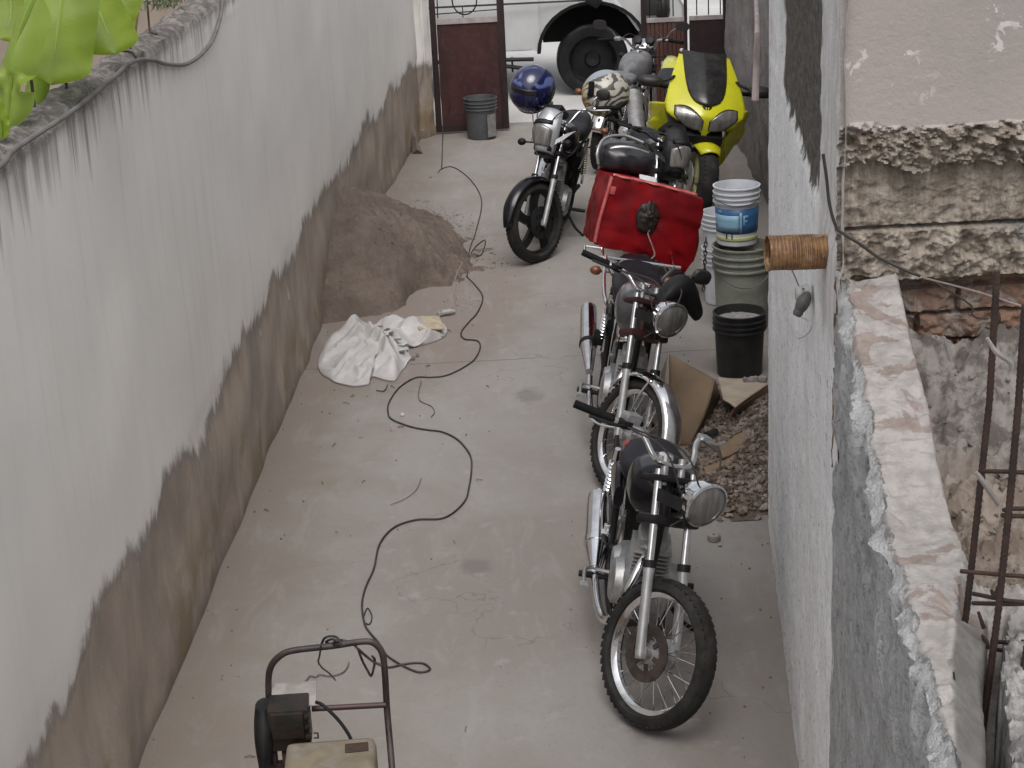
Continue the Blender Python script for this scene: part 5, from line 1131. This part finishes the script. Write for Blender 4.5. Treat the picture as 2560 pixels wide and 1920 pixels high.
m = MB(); m.grid(lambda u, v: Vector((0.90 + 1.05 * u, 7.97 + 2.03 * v, grav_h(0.90 + 1.05 * u, 7.97 + 2.03 * v) - 0.008)), 40, 60)
tag(m.build('gravel_bed', 'sand'), 'earth under the gravel heap', 'gravel', kind='stuff')
def quad_board(name, label, pts, mat, th=0.012, wave=0.01, nu=16, group='cardboard pieces in the recess'):
    a, b_, c_, d_ = [Vector(p) for p in pts]
    m = MB(); m.grid(lambda u, v: a.lerp(b_, u).lerp(d_.lerp(c_, u), v) + Vector((0, 0, wave * nz(u * 2.3, v * 2.3, 4))), nu, nu)
    return tag(m.build(name, mat, None, 30, thick=th), label, 'cardboard', group)
cbx = thing('cardboard_box', 'crushed brown cardboard box standing behind the spoked wheel', 'cardboard', (0, 0, 0), (0, 0, 0), 'cardboard pieces in the recess')
P1, P2, P3, P4 = fl(1672, 905, 0.32), fl(1790, 945, 0.36), fl(1740, 1110, 0.0), fl(1660, 1135, 0.0)
P1, P2 = py(1672, 885, 9.45), py(1788, 948, 9.25); P3, P4 = py(1722, 1118, 9.0), py(1650, 1100, 9.0)
m = MB(); m.grid(lambda u, v: P1.lerp(P2, u).lerp(P4.lerp(P3, u), v) + Vector((0.02 * sin(pi * v), -0.05 * sin(pi * u) * sin(pi * v), 0.0)), 12, 12); m.build('panel', 'card', cbx, 30, thick=0.006)
Q = py(1800, 990, 9.5); Q2 = py(1760, 1105, 9.3); m = MB(); m.grid(lambda u, v: P2.lerp(Q, u).lerp(P3.lerp(Q2, u), v), 6, 6); m.build('panel', 'card', cbx, 30, thick=0.006)
m = MB(); q = py(1655, 930, 9.5); m.grid(lambda u, v: P1.lerp(q, u).lerp(P4.lerp(P4 + Vector((-0.03, 0.1, 0)), u), v), 4, 6); m.build('flap', 'cardlight', cbx, 30, thick=0.006)
quad_board('cardboard_sheet', 'pale cardboard flap with grey sand on it beside the black bucket', (py(1793, 945, 9.65), py(1935, 952, 9.6), py(1838, 1018, 9.1), py(1808, 997, 9.2)), 'cardlight')
quad_board('cardboard_sheet', 'brown cardboard side hanging in shadow under the pale flap', (py(1838, 1019, 9.12), py(1935, 954, 9.62), py(1935, 1080, 9.5), py(1800, 1085, 9.25)), 'card')
quad_board('cardboard_sheet', 'folded brown cardboard strip lying on the gravel, small pale face up', (py(1798, 1118, 8.75), py(1862, 1078, 8.9), py(1884, 1112, 8.75), py(1806, 1146, 8.6)), 'card')
quad_board('cardboard_sheet', 'long brown cardboard strip edge lying against the gravel foot', (py(1760, 1170, 8.55), py(1886, 1122, 8.72), py(1882, 1135, 8.66), py(1764, 1196, 8.48)), 'card')
m = MB()
for k in range(60): 
    t = random.random(); c = py(1862 + 50 * random.random(), 950 + 12 * random.random(), 9.55); m.ball(c + Vector((0, 0, 0.01)), random.uniform(0.01, 0.022), 6, 4)
tag(m.build('spilled_sand', 'greysand'), 'spilled grey sand on the pale cardboard flap', 'sand', kind='stuff')

# ------------------------------------------------------------------ rusty tin spout, socket and wires on the house wall
Yc = 4.62
def onwall(x, y, off=0.0):
    q = pl(x, y, A_, B_); n_ = Vector((-1, 0.1007, 0)).normalized(); return q + n_ * off
e0 = onwall(2066, 628, -0.02); e1 = e0 + Vector((-0.185, -0.01, 0.006))
g = G('rusty_tin'); o = g.obj(); n1 = g.noise(o, 22, 6, 0.7)
wv = g.t.nodes.new('ShaderNodeTexWave'); wv.bands_direction = 'X'; wv.inputs['Scale'].default_value = 30; wv.inputs['Distortion'].default_value = 2.5; g._in(wv.inputs['Vector'], o)
c = g.mix(g.step(n1, 0.4, 0.62), (0.13, 0.065, 0.04), (0.30, 0.17, 0.075)); c = g.mix(g.math('MULTIPLY', g.step(g.noise(o, 15, 5), 0.56, 0.64), 0.85), c, (0.42, 0.31, 0.2)); c = g.mix(g.math('MULTIPLY', g.step(wv.outputs['Fac'], 0.6, 0.9), 0.4), c, (0.36, 0.22, 0.1))
MT['tin'] = g.done(c, 0.6, g.bump(wv.outputs['Fac'], 0.25, 0.003), Metallic=0.35)
d = (e1 - e0); L = d.length; Mt = Matrix.Translation(e0) @ d.to_track_quat('Z', 'Y').to_matrix().to_4x4() @ Matrix.Diagonal((1.1, 1.1, 1, 1))
prof = [(0.042, 0), (0.0465, 0.002), (0.0465, 0.006), (0.0435, 0.01)]
for k in range(13): prof += [(0.0435, 0.05 + 0.006 * k), (0.0448, 0.053 + 0.006 * k)]
prof += [(0.0435, 0.135), (0.0435, L - 0.008), (0.046, L - 0.005), (0.046, L), (0.0425, L), (0.041, 0.003)]
m = MB(Mt); m.lathe(prof, 40, close=True); tag(m.build('tin_spout', 'tin', None, 25), 'rusty tin can set in the house wall as a spout', 'spout')
so_ = thing('wall_socket', 'dirty white lamp socket on its mount under the rusty spout', 'socket', tuple(onwall(2030, 735, 0.01)))
m = MB(); m.lathe([(0.001, 0.04), (0.018, 0.04), (0.028, 0.025), (0.032, 0.0)], 20, R4(-pi / 2, 'Y')); m.build('base', 'porcelain', so_)
m = MB(R4(0.5, 'Z') @ T4(-0.045, -0.03, -0.012) @ R4(0.6, 'Y')); m.ball((0, 0, 0), (0.021, 0.021, 0.038), 16, 10); m.lathe([(0.012, -0.045), (0.016, -0.036), (0.016, -0.028)], 14); m.build('lamp_holder', 'fixture', so_)
def wire(name, label, cat, pts, r, mat, sub=6, group=None):
    m = MB(); m.tube(pts, r, 7, sub); return tag(m.build(name, mat), label, cat, group)
wire('wire', 'thin white wire looping below the lamp socket', 'wire', [onwall(x, y, 0.02) for x, y in ((1968, 772), (1985, 822), (2010, 845), (2040, 830), (2042, 805), (2006, 788))], 0.0018, 'whitewire')
wire('wire', 'dark wires running from the rusty spout down to the lamp socket', 'wire', [onwall(x, y, 0.03) for x, y in ((1993, 655), (2010, 690), (2022, 715), (2036, 722))], 0.002, 'cable')
wire('cable', 'black cable sagging from the house corner down over the broken brick face', 'cable', [py(x, y, 4.30) for x, y in ((2058, 385), (2066, 440), (2074, 510), (2090, 565), (2110, 585), (2150, 610), (2195, 642), (2256, 672), (2300, 690))], 0.0042, 'cable')
wire('wire', 'pale wire strung from the brick face across to the rebar', 'wire', [py(2310, 695, 4.2), py(2400, 718, 3.6), py(2470, 738, 3.15), py(2560, 768, 2.95)], 0.0022, 'cordpink', 3)
wire('wire', 'bent rusty tie wire hooked against the orange bricks', 'wire', [py(x, y, 4.25) for x, y in ((2330, 700), (2385, 735), (2430, 765), (2430, 785), (2445, 795), (2470, 797))], 0.0025, 'rebar', 2)
m = MB(); m.tube([pl(1890, -60, (xr(7.8) - 0.0, 7.8), (xr(8.4), 8.4)) + Vector((-0.03, -0.2, 0)), py(1893, 60, 7.78), py(1891, 150, 7.8), py(1888, 250, 7.8)], [0.011, 0.011, 0.013, 0.016], 10, 4)
tag(m.build('pipe', 'pvc'), 'thin pinkish pipe hanging down the far edge of the house wall', 'pipe')

# ------------------------------------------------------------------ rebar cage in the right foreground
rc_ = thing('rebar_cage', 'rusty rebar column cage rising from the mortar topped wall', 'rebar cage', (0, 0, 0))
def rod(name, pts, r, parent, mat='rebar', sub=1):
    m = MB(); m.tube(pts, r, 8, sub)
    P_ = catmull(pts, sub); tot = 0
    for a, b_ in zip(P_, P_[1:]):
        n_ = int((b_ - a).length / 0.011)
        if r > 0.005:
            dd = (b_ - a).normalized()
            for k in range(n_): m.tube([a + dd * (k * 0.011), a + dd * (k * 0.011 + 0.004)], r * 1.13, 8, cap=False)
    return m.build(name, mat, parent)
rod('bar', [py(2400, 1640, 3.05), py(2417, 1525, 3.05), py(2447, 1250, 3.05), py(2474, 1000, 3.05), py(2493, 677, 3.05)], 0.0062, rc_)
rod('bar', [py(2455, 1840, 2.92), py(2496, 1525, 2.92), py(2524, 1260, 2.92), py(2547, 1000, 2.92), py(2563, 760, 2.92)], 0.0064, rc_)
rod('bar', [py(2560, 1700, 3.0), py(2590, 1400, 3.0), py(2625, 1000, 3.0), py(2640, 680, 3.0)], 0.0062, rc_)
rod('bar', [py(2540, 1800, 2.85), py(2600, 1400, 2.85), py(2640, 1000, 2.85), py(2660, 680, 2.85)], 0.0062, rc_)
for (x0, y0, y1, y2) in ((2458, 1178, 1179, 1186), (2510, 1275, 1272, 1270), (2402, 1428, 1438, 1446), (2432, 1484, 1502, 1512), (2432, 1508, 1510, 1508), (2480, 1604, 1606, 1600), (2478, 1622, 1628, 1634), (2506, 1288, 1290, 1292)):
    rod('stirrup', [py(x0, y0, 3.03), py(2520, y1, 2.96), py(2640, y2, 2.93)], 0.0042, rc_)
for (pts) in ([(2440, 1180), (2452, 1196), (2475, 1230), (2497, 1262)], [(2468, 845), (2490, 880), (2525, 905), (2530, 922)], [(2446, 1530), (2460, 1570)], [(2455, 1588), (2466, 1605), (2470, 1620)], [(2478, 1475), (2488, 1490), (2496, 1468)]):
    m = MB(); m.tube([py(x, y, 2.97) for x, y in pts], [0.003] + [0.005] * (len(pts) - 2) + [0.0045], 7, 3); m.build('tie_wire', 'palegrey' if pts[0][0] in (2440, 2468) else 'rebar', rc_)
wire('wire', 'thin bent wire lying across the smooth mortar edge', 'wire', [py(x, y, 2.72) for x, y in ((2384, 1680), (2392, 1740), (2400, 1770), (2425, 1785), (2460, 1800))], 0.0018, 'cable', 3)
wire('wire', 'short thin wire poking from the smooth mortar edge below', 'wire', [py(x, y, 2.62) for x, y in ((2388, 1795), (2400, 1810), (2425, 1825))], 0.0018, 'cable', 3)
# rubble stones by the brick face
random.seed(8); rb_ = MB()
for k in range(240):
    u = random.uniform(0.15, 0.75); y = random.uniform(3.3, 4.3); pebble(rb_, Vector((xr(y) + u, y, top_h(u, y) + 0.002)), random.choice((0.003, 0.005, 0.007, 0.012)))
tag(rb_.build('rubble', 'rubblebit', None, 10, flat=True), 'broken masonry bits below the brick face', 'rubble', kind='stuff')

# ------------------------------------------------------------------ long cable over the floor, wires
def floorpts(L, z=0.007): return [fl(x, y, z) for x, y in L]
hang = [py(x, y, 17.68) for x, y in ((1101, 65), (1099, 130), (1115, 163), (1116, 214), (1107, 222), (1126, 262), (1110, 318))]
m = MB()
m.tube(hang + floorpts(((1107, 345), (1105, 400), (1104, 424))), 0.0045, 6, 5)
m.tube(floorpts(((1095, 431), (1105, 422), (1134, 418), (1177, 450), (1204, 500), (1192, 570), (1175, 620), (1172, 650), (1168, 690))), 0.004, 6, 6)
m.tube(floorpts(((1172, 640), (1190, 615), (1213, 600), (1207, 630), (1195, 640), (1184, 632))), 0.0042, 6, 3)
m.tube(floorpts(((1166, 690), (1190, 715), (1207, 743), (1194, 780), (1172, 805), (1153, 830), (1161, 847), (1194, 852), (1200, 871), (1180, 904), (1123, 936), (1080, 943), (1039, 944), (998, 969), (973, 1005), (970, 1030), (980, 1048), (1025, 1066), (1065, 1074), (1107, 1080), (1147, 1101), (1175, 1137), (1179, 1170), (1173, 1215), (1160, 1255), (1111, 1294), (1041, 1299), (984, 1319), (949, 1360), (935, 1420), (914, 1468), (905, 1512), (912, 1560), (926, 1583), (945, 1605), (966, 1637), (1007, 1664), (1047, 1680), (1075, 1674), (1062, 1660), (1040, 1657), (1007, 1661), (975, 1668), (955, 1664))), 0.0047, 8, 6)
m.tube(floorpts(((908, 1545), (918, 1520), (930, 1540), (924, 1560), (910, 1556))), 0.003, 6, 4)
tag(m.build('extension_cable', 'cable'), 'long black cable snaking over the alley floor from the gate to the cart', 'cable')
wire('wire', 'thin brown wire curling beside the long cable on the floor', 'wire', floorpts(((1053, 952), (1046, 985), (1052, 1003), (1078, 1015), (1086, 1030), (1078, 1042))), 0.0028, 'wire')
wire('wire', 'short bent wire lying below the white sack', 'wire', floorpts(((941, 976), (960, 977), (969, 962))), 0.0032, 'cable')
wire('wire', 'faint thin twig like wire on the open floor', 'wire', floorpts(((975, 1262), (1010, 1248), (1040, 1225), (1053, 1195))), 0.0018, 'wire')
wire('wire', 'thin wire hanging over the edge of the sand pile', 'wire', [fl(1156, 655, 0.12), fl(1140, 690, 0.07), fl(1136, 720, 0.015), fl(1138, 780, 0.006)], 0.003, 'cordpink')
m = MB(); q = fl(1006, 1041); m.ball(q + Vector((0, 0, 0.01)), (0.012, 0.012, 0.012), 8, 6); m.ball(q + Vector((-0.2, -0.02, 0.008)) * 0 + fl(1181, 663) - q + q + Vector((0, 0, 0.008)), 0.01, 8, 6)
tag(m.build('paper_scrap', 'plate', None, 30), 'tiny white paper scraps lying beside the long cable', 'scrap', kind='stuff')
# thick cable along the left wall coping, dropping in a loop on the plaster
def lwall(x, y, off): q = pl(x, y, (xl(4.5), 4.5), (xl(9.5), 9.5)); return q + Vector((off, 0, 0))
cp_ = [lwall(-40, 445, 0.0) + Vector((0, 0, 0.0))] + [lwall(x, y, 0.012) for x, y in ((0, 408), (19, 380), (79, 339), (158, 288), (222, 240), (285, 187), (310, 163), (342, 150), (380, 152), (411, 161), (456, 161), (494, 139), (525, 101), (544, 47), (551, 0), (553, -40))]
m = MB(); m.tube(cp_, 0.0088, 9, 6); tag(m.build('cable', 'greycable'), 'thick grey cable along the left wall coping, sagging onto the plaster', 'cable')

# ------------------------------------------------------------------ cart in the foreground
ct = thing('equipment_cart', 'old black tubular cart with greasy control box and cream tank by the front edge', 'cart', (-0.62, 4.9, 0.0))
ctw = Matrix.Translation(Vector((0.62, -4.9, 0.0)))
YC = 5.0
def cp(x, y, Y=YC): return py(x, y, Y)
m = MB(ctw); m.tube([cp(690, 2150, 4.7), cp(682, 1960, 4.9), cp(676, 1800), cp(671, 1720), cp(676, 1670), cp(700, 1640), cp(735, 1626), cp(830, 1615), cp(905, 1604), cp(935, 1608), cp(955, 1632), cp(962, 1680), cp(968, 1780), cp(980, 1920, 4.9), cp(996, 2150, 4.7)], 0.0105, 10, 6)
m.build('handle_frame', 'cartblack', ct)
m = MB(ctw); m.tube([cp(780, 1772), cp(965, 1762)], 0.0095, 10); m.build('cross_bar', 'cartred', ct)
bc = cp(725, 1805, 4.93); m = MB(ctw)
m.box(bc, (0.125, 0.10, 0.145), (0.06, 0, 0.04), bev=0.006); m.box(bc + Vector((0, -0.055, 0.02)), (0.10, 0.02, 0.09), (0.06, 0, 0.04), bev=0.004)
for k in range(3): m.box(bc + Vector((0.06, -0.05, 0.045 - 0.035 * k)), (0.018, 0.02, 0.016), bev=0.003)
m.tube([bc + Vector((0.075, -0.04, -0.02)), bc + Vector((0.088, -0.04, -0.02)), bc + Vector((0.088, -0.04, -0.037)), bc + Vector((0.075, -0.04, -0.037))], 0.003, 6)
cbx_ = m.build('control_box', 'greasy', ct)
m = MB(ctw); m.box(cp(735, 1737, 4.98), (0.14, 0.10, 0.006), (0.35, 0, 0.04), bev=0.002); m.build('cover_plate', 'palegrey', ct)
m = MB(ctw); rr = []
for k in range(10):
    t = k / 9; c = cp(668 + 8 * t, 1760, 4.93).lerp(cp(672, 1935, 4.88), t); rr.append([c + Vector((0.03 * cos(a) * (0.6 + 0.5 * sin(pi * min(1, t + 0.15))) - 0.012, 0.06 * sin(a) * (0.7 + 0.3 * sin(pi * t)), 0)) for a in [2 * pi * i / 14 for i in range(14)]])
m.loft(rr); m.build('side_cover', 'black_plastic', ct, 60)
m = MB(ctw); bt_ = cp(728, 1888, 4.92)
for dx in (-0.05, -0.02, 0.03, 0.055): m.box(bt_ + Vector((dx, 0, 0.012 * (dx > 0))), (0.012, 0.04, 0.05), bev=0.003)
m.box(bt_ + Vector((0, 0, -0.03)), (0.13, 0.03, 0.012)); m.build('terminal_bracket', 'rebar', ct)
m = MB(ctw); m.tube([cp(790, 1755, 4.9), cp(810, 1765, 4.88), cp(850, 1805, 4.86), cp(878, 1850, 4.84), cp(878, 1885, 4.82), cp(852, 1925, 4.8), cp(820, 1990, 4.75)], 0.0055, 8, 6); m.build('hose', 'black_plastic', ct)
# cream tank under the handle: a lying drum with a flat saddle, its axis across the alley
tc = cp(832, 1862, 4.80); tc = Vector((tc.x, tc.y - 0.14, tc.z)); m = MB(ctw); m.box(tc + Vector((0, 0, -0.12)), (0.275, 0.36, 0.24), (0, 0, 0.05), bev=0.025); m.box(tc + Vector((-0.04, -0.05, 0.004)), (0.09, 0.1, 0.012), (0, 0, 0.05), bev=0.004); tk = m.build('tank', 'cartyellow', ct, 60)
m = MB(ctw); m.box(tc + Vector((0.075, 0.11, 0.001)), (0.07, 0.04, 0.012), (0.2, 0, 0.1), bev=0.003); m.build('badge', 'rebar', tk)
for dx in (-0.19, 0.19):
    m = MB(ctw @ Matrix.Translation(Vector((tc.x + dx, 4.75, 0.11)))); m.lathe([(0.03, -0.02), (0.1, -0.025), (0.11, -0.01), (0.11, 0.01), (0.1, 0.025), (0.03, 0.02)], 28, close=True, axis='X'); m.build('wheel', 'rubber', ct)
m = MB(ctw)
for dx in (-0.2, 0.2): m.tube([(tc.x + dx * 0.9, 4.7, tc.z - 0.1), (tc.x + dx, 4.75, 0.11)], 0.01, 8); m.tube([(tc.x + dx * 0.9, 4.7, tc.z - 0.2), (tc.x + dx * 0.9, 4.35, 0.02)], 0.01, 8)
m.tube([(tc.x - 0.21, 4.75, 0.11), (tc.x + 0.21, 4.75, 0.11)], 0.012, 8); m.build('base_frame', 'cartblack', ct)
# wire tangled round the handle
m = MB()
m.tube([cp(955, 1664, 4.98), cp(935, 1655), cp(915, 1640), cp(895, 1622, 4.98), cp(880, 1608, 5.02), cp(850, 1600, 5.03), cp(830, 1608, 4.97)], 0.0042, 7, 5)
m.tube([cp(803, 1612, 5.03), cp(812, 1595), cp(830, 1590), cp(845, 1596), cp(848, 1612, 4.97), cp(815, 1606, 5.03), cp(830, 1598), cp(846, 1604, 4.98)], 0.004, 7, 5)
m.tube([cp(803, 1612, 4.97), cp(799, 1640), cp(796, 1655, 5.1), cp(806, 1670, 5.3), cp(825, 1685, 5.6), cp(838, 1700, 5.9)], 0.003, 7, 5)
m.tube([cp(895, 1622, 4.98), cp(905, 1650, 5.0), cp(918, 1675, 5.1), cp(928, 1690, 5.2), cp(934, 1672, 5.1), cp(937, 1650, 5.0), cp(930, 1640, 4.98)], 0.004, 7, 5)
tag(m.build('cable', 'cable'), 'black cable end wound round the top tube of the cart', 'cable')
wire('wire', 'thin grey wire trailing on the floor through the cart handle', 'wire', floorpts(((742, 1722), (752, 1712), (766, 1700), (775, 1690), (790, 1692), (800, 1686), (825, 1690), (855, 1682), (868, 1668), (872, 1655))), 0.003, 'wire', 4)
m = MB(); m.ball(fl(735, 1731, 0.01), (0.022, 0.016, 0.012), 10, 6); tag(m.build('rubber_plug', 'greasy'), 'small black rubber plug on the floor behind the cart', 'plug')

# ------------------------------------------------------------------ over the left wall: banana plant, weeds, rebar, planks
bp = thing('banana_plant', 'banana plant with broad bright green leaves behind the left wall', 'plant', (-2.0, 6.4, 0.0)); bpi = Matrix.Translation(Vector((2.0, -6.4, 0)))
def leaf(mid, wid, tw_, mat, droop=0.25, curl=0.0):
    P_ = catmull([Vector(p) for p in mid], 8); n_ = len(P_); m = MB(bpi); cols = 15
    rows = []
    for i, p in enumerate(P_):
        t = i / (n_ - 1); T = (P_[min(i + 1, n_ - 1)] - P_[max(i - 1, 0)]).normalized()
        side = Vector(tw_); side = (side - T * side.dot(T)).normalized(); nn = T.cross(side)
        if nn.z < 0: nn = -nn
        w = wid * min(1, (t * 7 + 0.05) ** 0.6) * max(0.04, 1 - max(0, (t - 0.78) / 0.22) ** 2) 
        r = []
        for k in range(cols):
            b = -1 + 2 * k / (cols - 1)
            r.append(p + side * (w * b * (1 - curl * b * b)) - nn * (droop * w * b * b) + nn * 0.004 * sin(t * 22 + b * 3) * abs(b) + nn * 0.006 * (1 - abs(b)))
        rows.append(r)
    m.loft(rows, False, closed=False)
    o = m.build('leaf', mat, bp, 80)
    uvl = o.data.uv_layers.new(name='UVMap'); vid = {}
    for lp in o.data.loops:
        i, k = divmod(lp.vertex_index, cols); uvl.data[lp.index].uv = (k / (cols - 1), i / (n_ - 1))
    mr = MB(bpi); mr.tube([P_[0], P_[n_ // 3], P_[2 * n_ // 3], P_[-1]], [0.013, 0.010, 0.007, 0.003], 7, 6); mr.build('midrib', 'leafpale', o)
    return o
def W(x, y, Y): return py(x, y, Y)
leaf([W(160, -60, 6.3), W(150, 40, 6.2), W(138, 130, 6.15), W(128, 212, 6.1)], 0.125, (1, 0.3, 0.1), 'leaf', 0.12)
leaf([W(205, -30, 6.5), W(245, 30, 6.45), W(268, 80, 6.4), W(290, 135, 6.35)], 0.105, (1, 0.3, -0.1), 'leaf', 0.2)
leaf([W(90, -20, 5.9), W(55, 60, 5.85), W(33, 150, 5.8), W(24, 240, 5.8), W(22, 330, 5.8)], 0.062, (1, -0.2, 0.1), 'leafpale', 0.9)
leaf([W(-20, -60, 6.8), W(25, 0, 6.8), W(22, 60, 6.75), W(5, 100, 6.7)], 0.11, (1, 0.3, 0), 'leaf', 0.2)
leaf([W(330, -60, 7.0), W(305, 0, 6.9), W(290, 40, 6.85), W(270, 90, 6.8)], 0.07, (1, 0.2, 0.1), 'leaf', 0.3)
leaf([W(-30, 240, 5.5), W(-5, 290, 5.5), W(4, 350, 5.5)], 0.03, (1, 0.2, 0.1), 'leaf', 0.3)
m = MB(bpi); m.tube([(-2.0, 6.4, 0.0), (-1.95, 6.4, 1.4), tuple(W(150, -80, 6.4))], [0.09, 0.07, 0.03], 14, 4); m.build('stem', 'leafpale', bp)
for x in (318, 336): pass
lr = 'reinforcing rods rising along the left wall'
for i, (pts, lab) in enumerate(((((316, -40, 6.9), (320, 60, 6.9), (327, 122, 6.88)), 'thin rusty rod in front of the yellow stem, rising from the wall coping'), (((365, -20, 7.6), (370, 30, 7.55), (374, 75, 7.5), (380, 82, 7.4), (392, 86, 7.35)), 'thin rusty rod with a hooked foot, farthest along the wall coping'), (((62, 235, 6.05), (68, 280, 6.05), (75, 320, 6.0)), 'rusty rod just right of the rolled pale leaf'), (((78, 200, 6.1), (85, 260, 6.1), (92, 300, 6.05)), 'thicker rusty rod beside the rolled leaf, crossed by a tie'), (((203, 155, 6.5), (201, 180, 6.5), (198, 198, 6.5)), 'short dark rod stub under the broad leaf tip'), (((165, 205, 6.4), (166, 222, 6.4), (167, 236, 6.4)), 'shortest dark rod stub below the broad leaf'))):
    m = MB(); m.tube([W(*p) for p in pts], 0.0055 if i > 1 else 0.0045, 7, 3); tag(m.build('rebar_rod', 'rebar'), lab, 'rod', lr)
wire('wire', 'dark tie wire bent over the wall coping beside the banana leaf', 'wire', [W(282, 128, 6.6), W(305, 128, 6.6), W(328, 131, 6.6), W(340, 144, 6.55)], 0.004, 'rebar', 4)
m = MB(); m.tube([W(345, -60, 7.2), W(338, 20, 7.15), W(333, 90, 7.1)], [0.02, 0.018, 0.012], 9, 3); tag(m.build('cane_stem', simple('yellow_cane', (0.24, 0.2, 0.07), (0.16, 0.12, 0.05), 0.6)), 'yellow brown cane stem standing behind the wall coping', 'stem')
wd = thing('weed', 'grey green weed clump growing on the wall coping near the top', 'plant', tuple(W(410, 20, 7.6))); random.seed(4); m = MB()
for k in range(60):
    a = random.uniform(0, 2 * pi); l = random.uniform(0.04, 0.13); z = random.uniform(0.0, 0.10); b0 = Vector((random.uniform(-0.08, 0.08), random.uniform(-0.15, 0.15), 0)); t_ = b0 + Vector((l * cos(a), l * sin(a), z)); s_ = Vector((-sin(a), cos(a), 0)) * 0.008
    m.add([b0, b0.lerp(t_, 0.5) + s_ + Vector((0, 0, 0.02)), t_, b0.lerp(t_, 0.5) - s_ + Vector((0, 0, 0.02))], [(0, 1, 2, 3)])
m.build('leaves', 'weed', wd, flat=True)
MT['plank'] = simple('weathered_plank', (0.40, 0.31, 0.24), (0.30, 0.23, 0.17), 0.85, 0, 3, 0.2, 40, stretch=(8, 1, 1))
for i, (sx, sy_, a, l, lab) in enumerate(((95, 262, 0.05, 1.1, 'weathered plank lying behind the left wall, nearest of three'), (90, 238, -0.03, 1.3, 'weathered plank lying behind the left wall, middle of three'), (120, 205, 0.04, 1.2, 'weathered plank lying behind the left wall, farthest of three'))):
    q = fl(sx, sy_); x = min(q.x, xl(q.y) - 0.25 - l / 2)
    m = MB(); m.box((x, q.y, 0.03), (l, 0.34, 0.05), (0, 0, a), bev=0.004); tag(m.build('plank', 'plank'), lab, 'plank', 'planks behind the left wall')
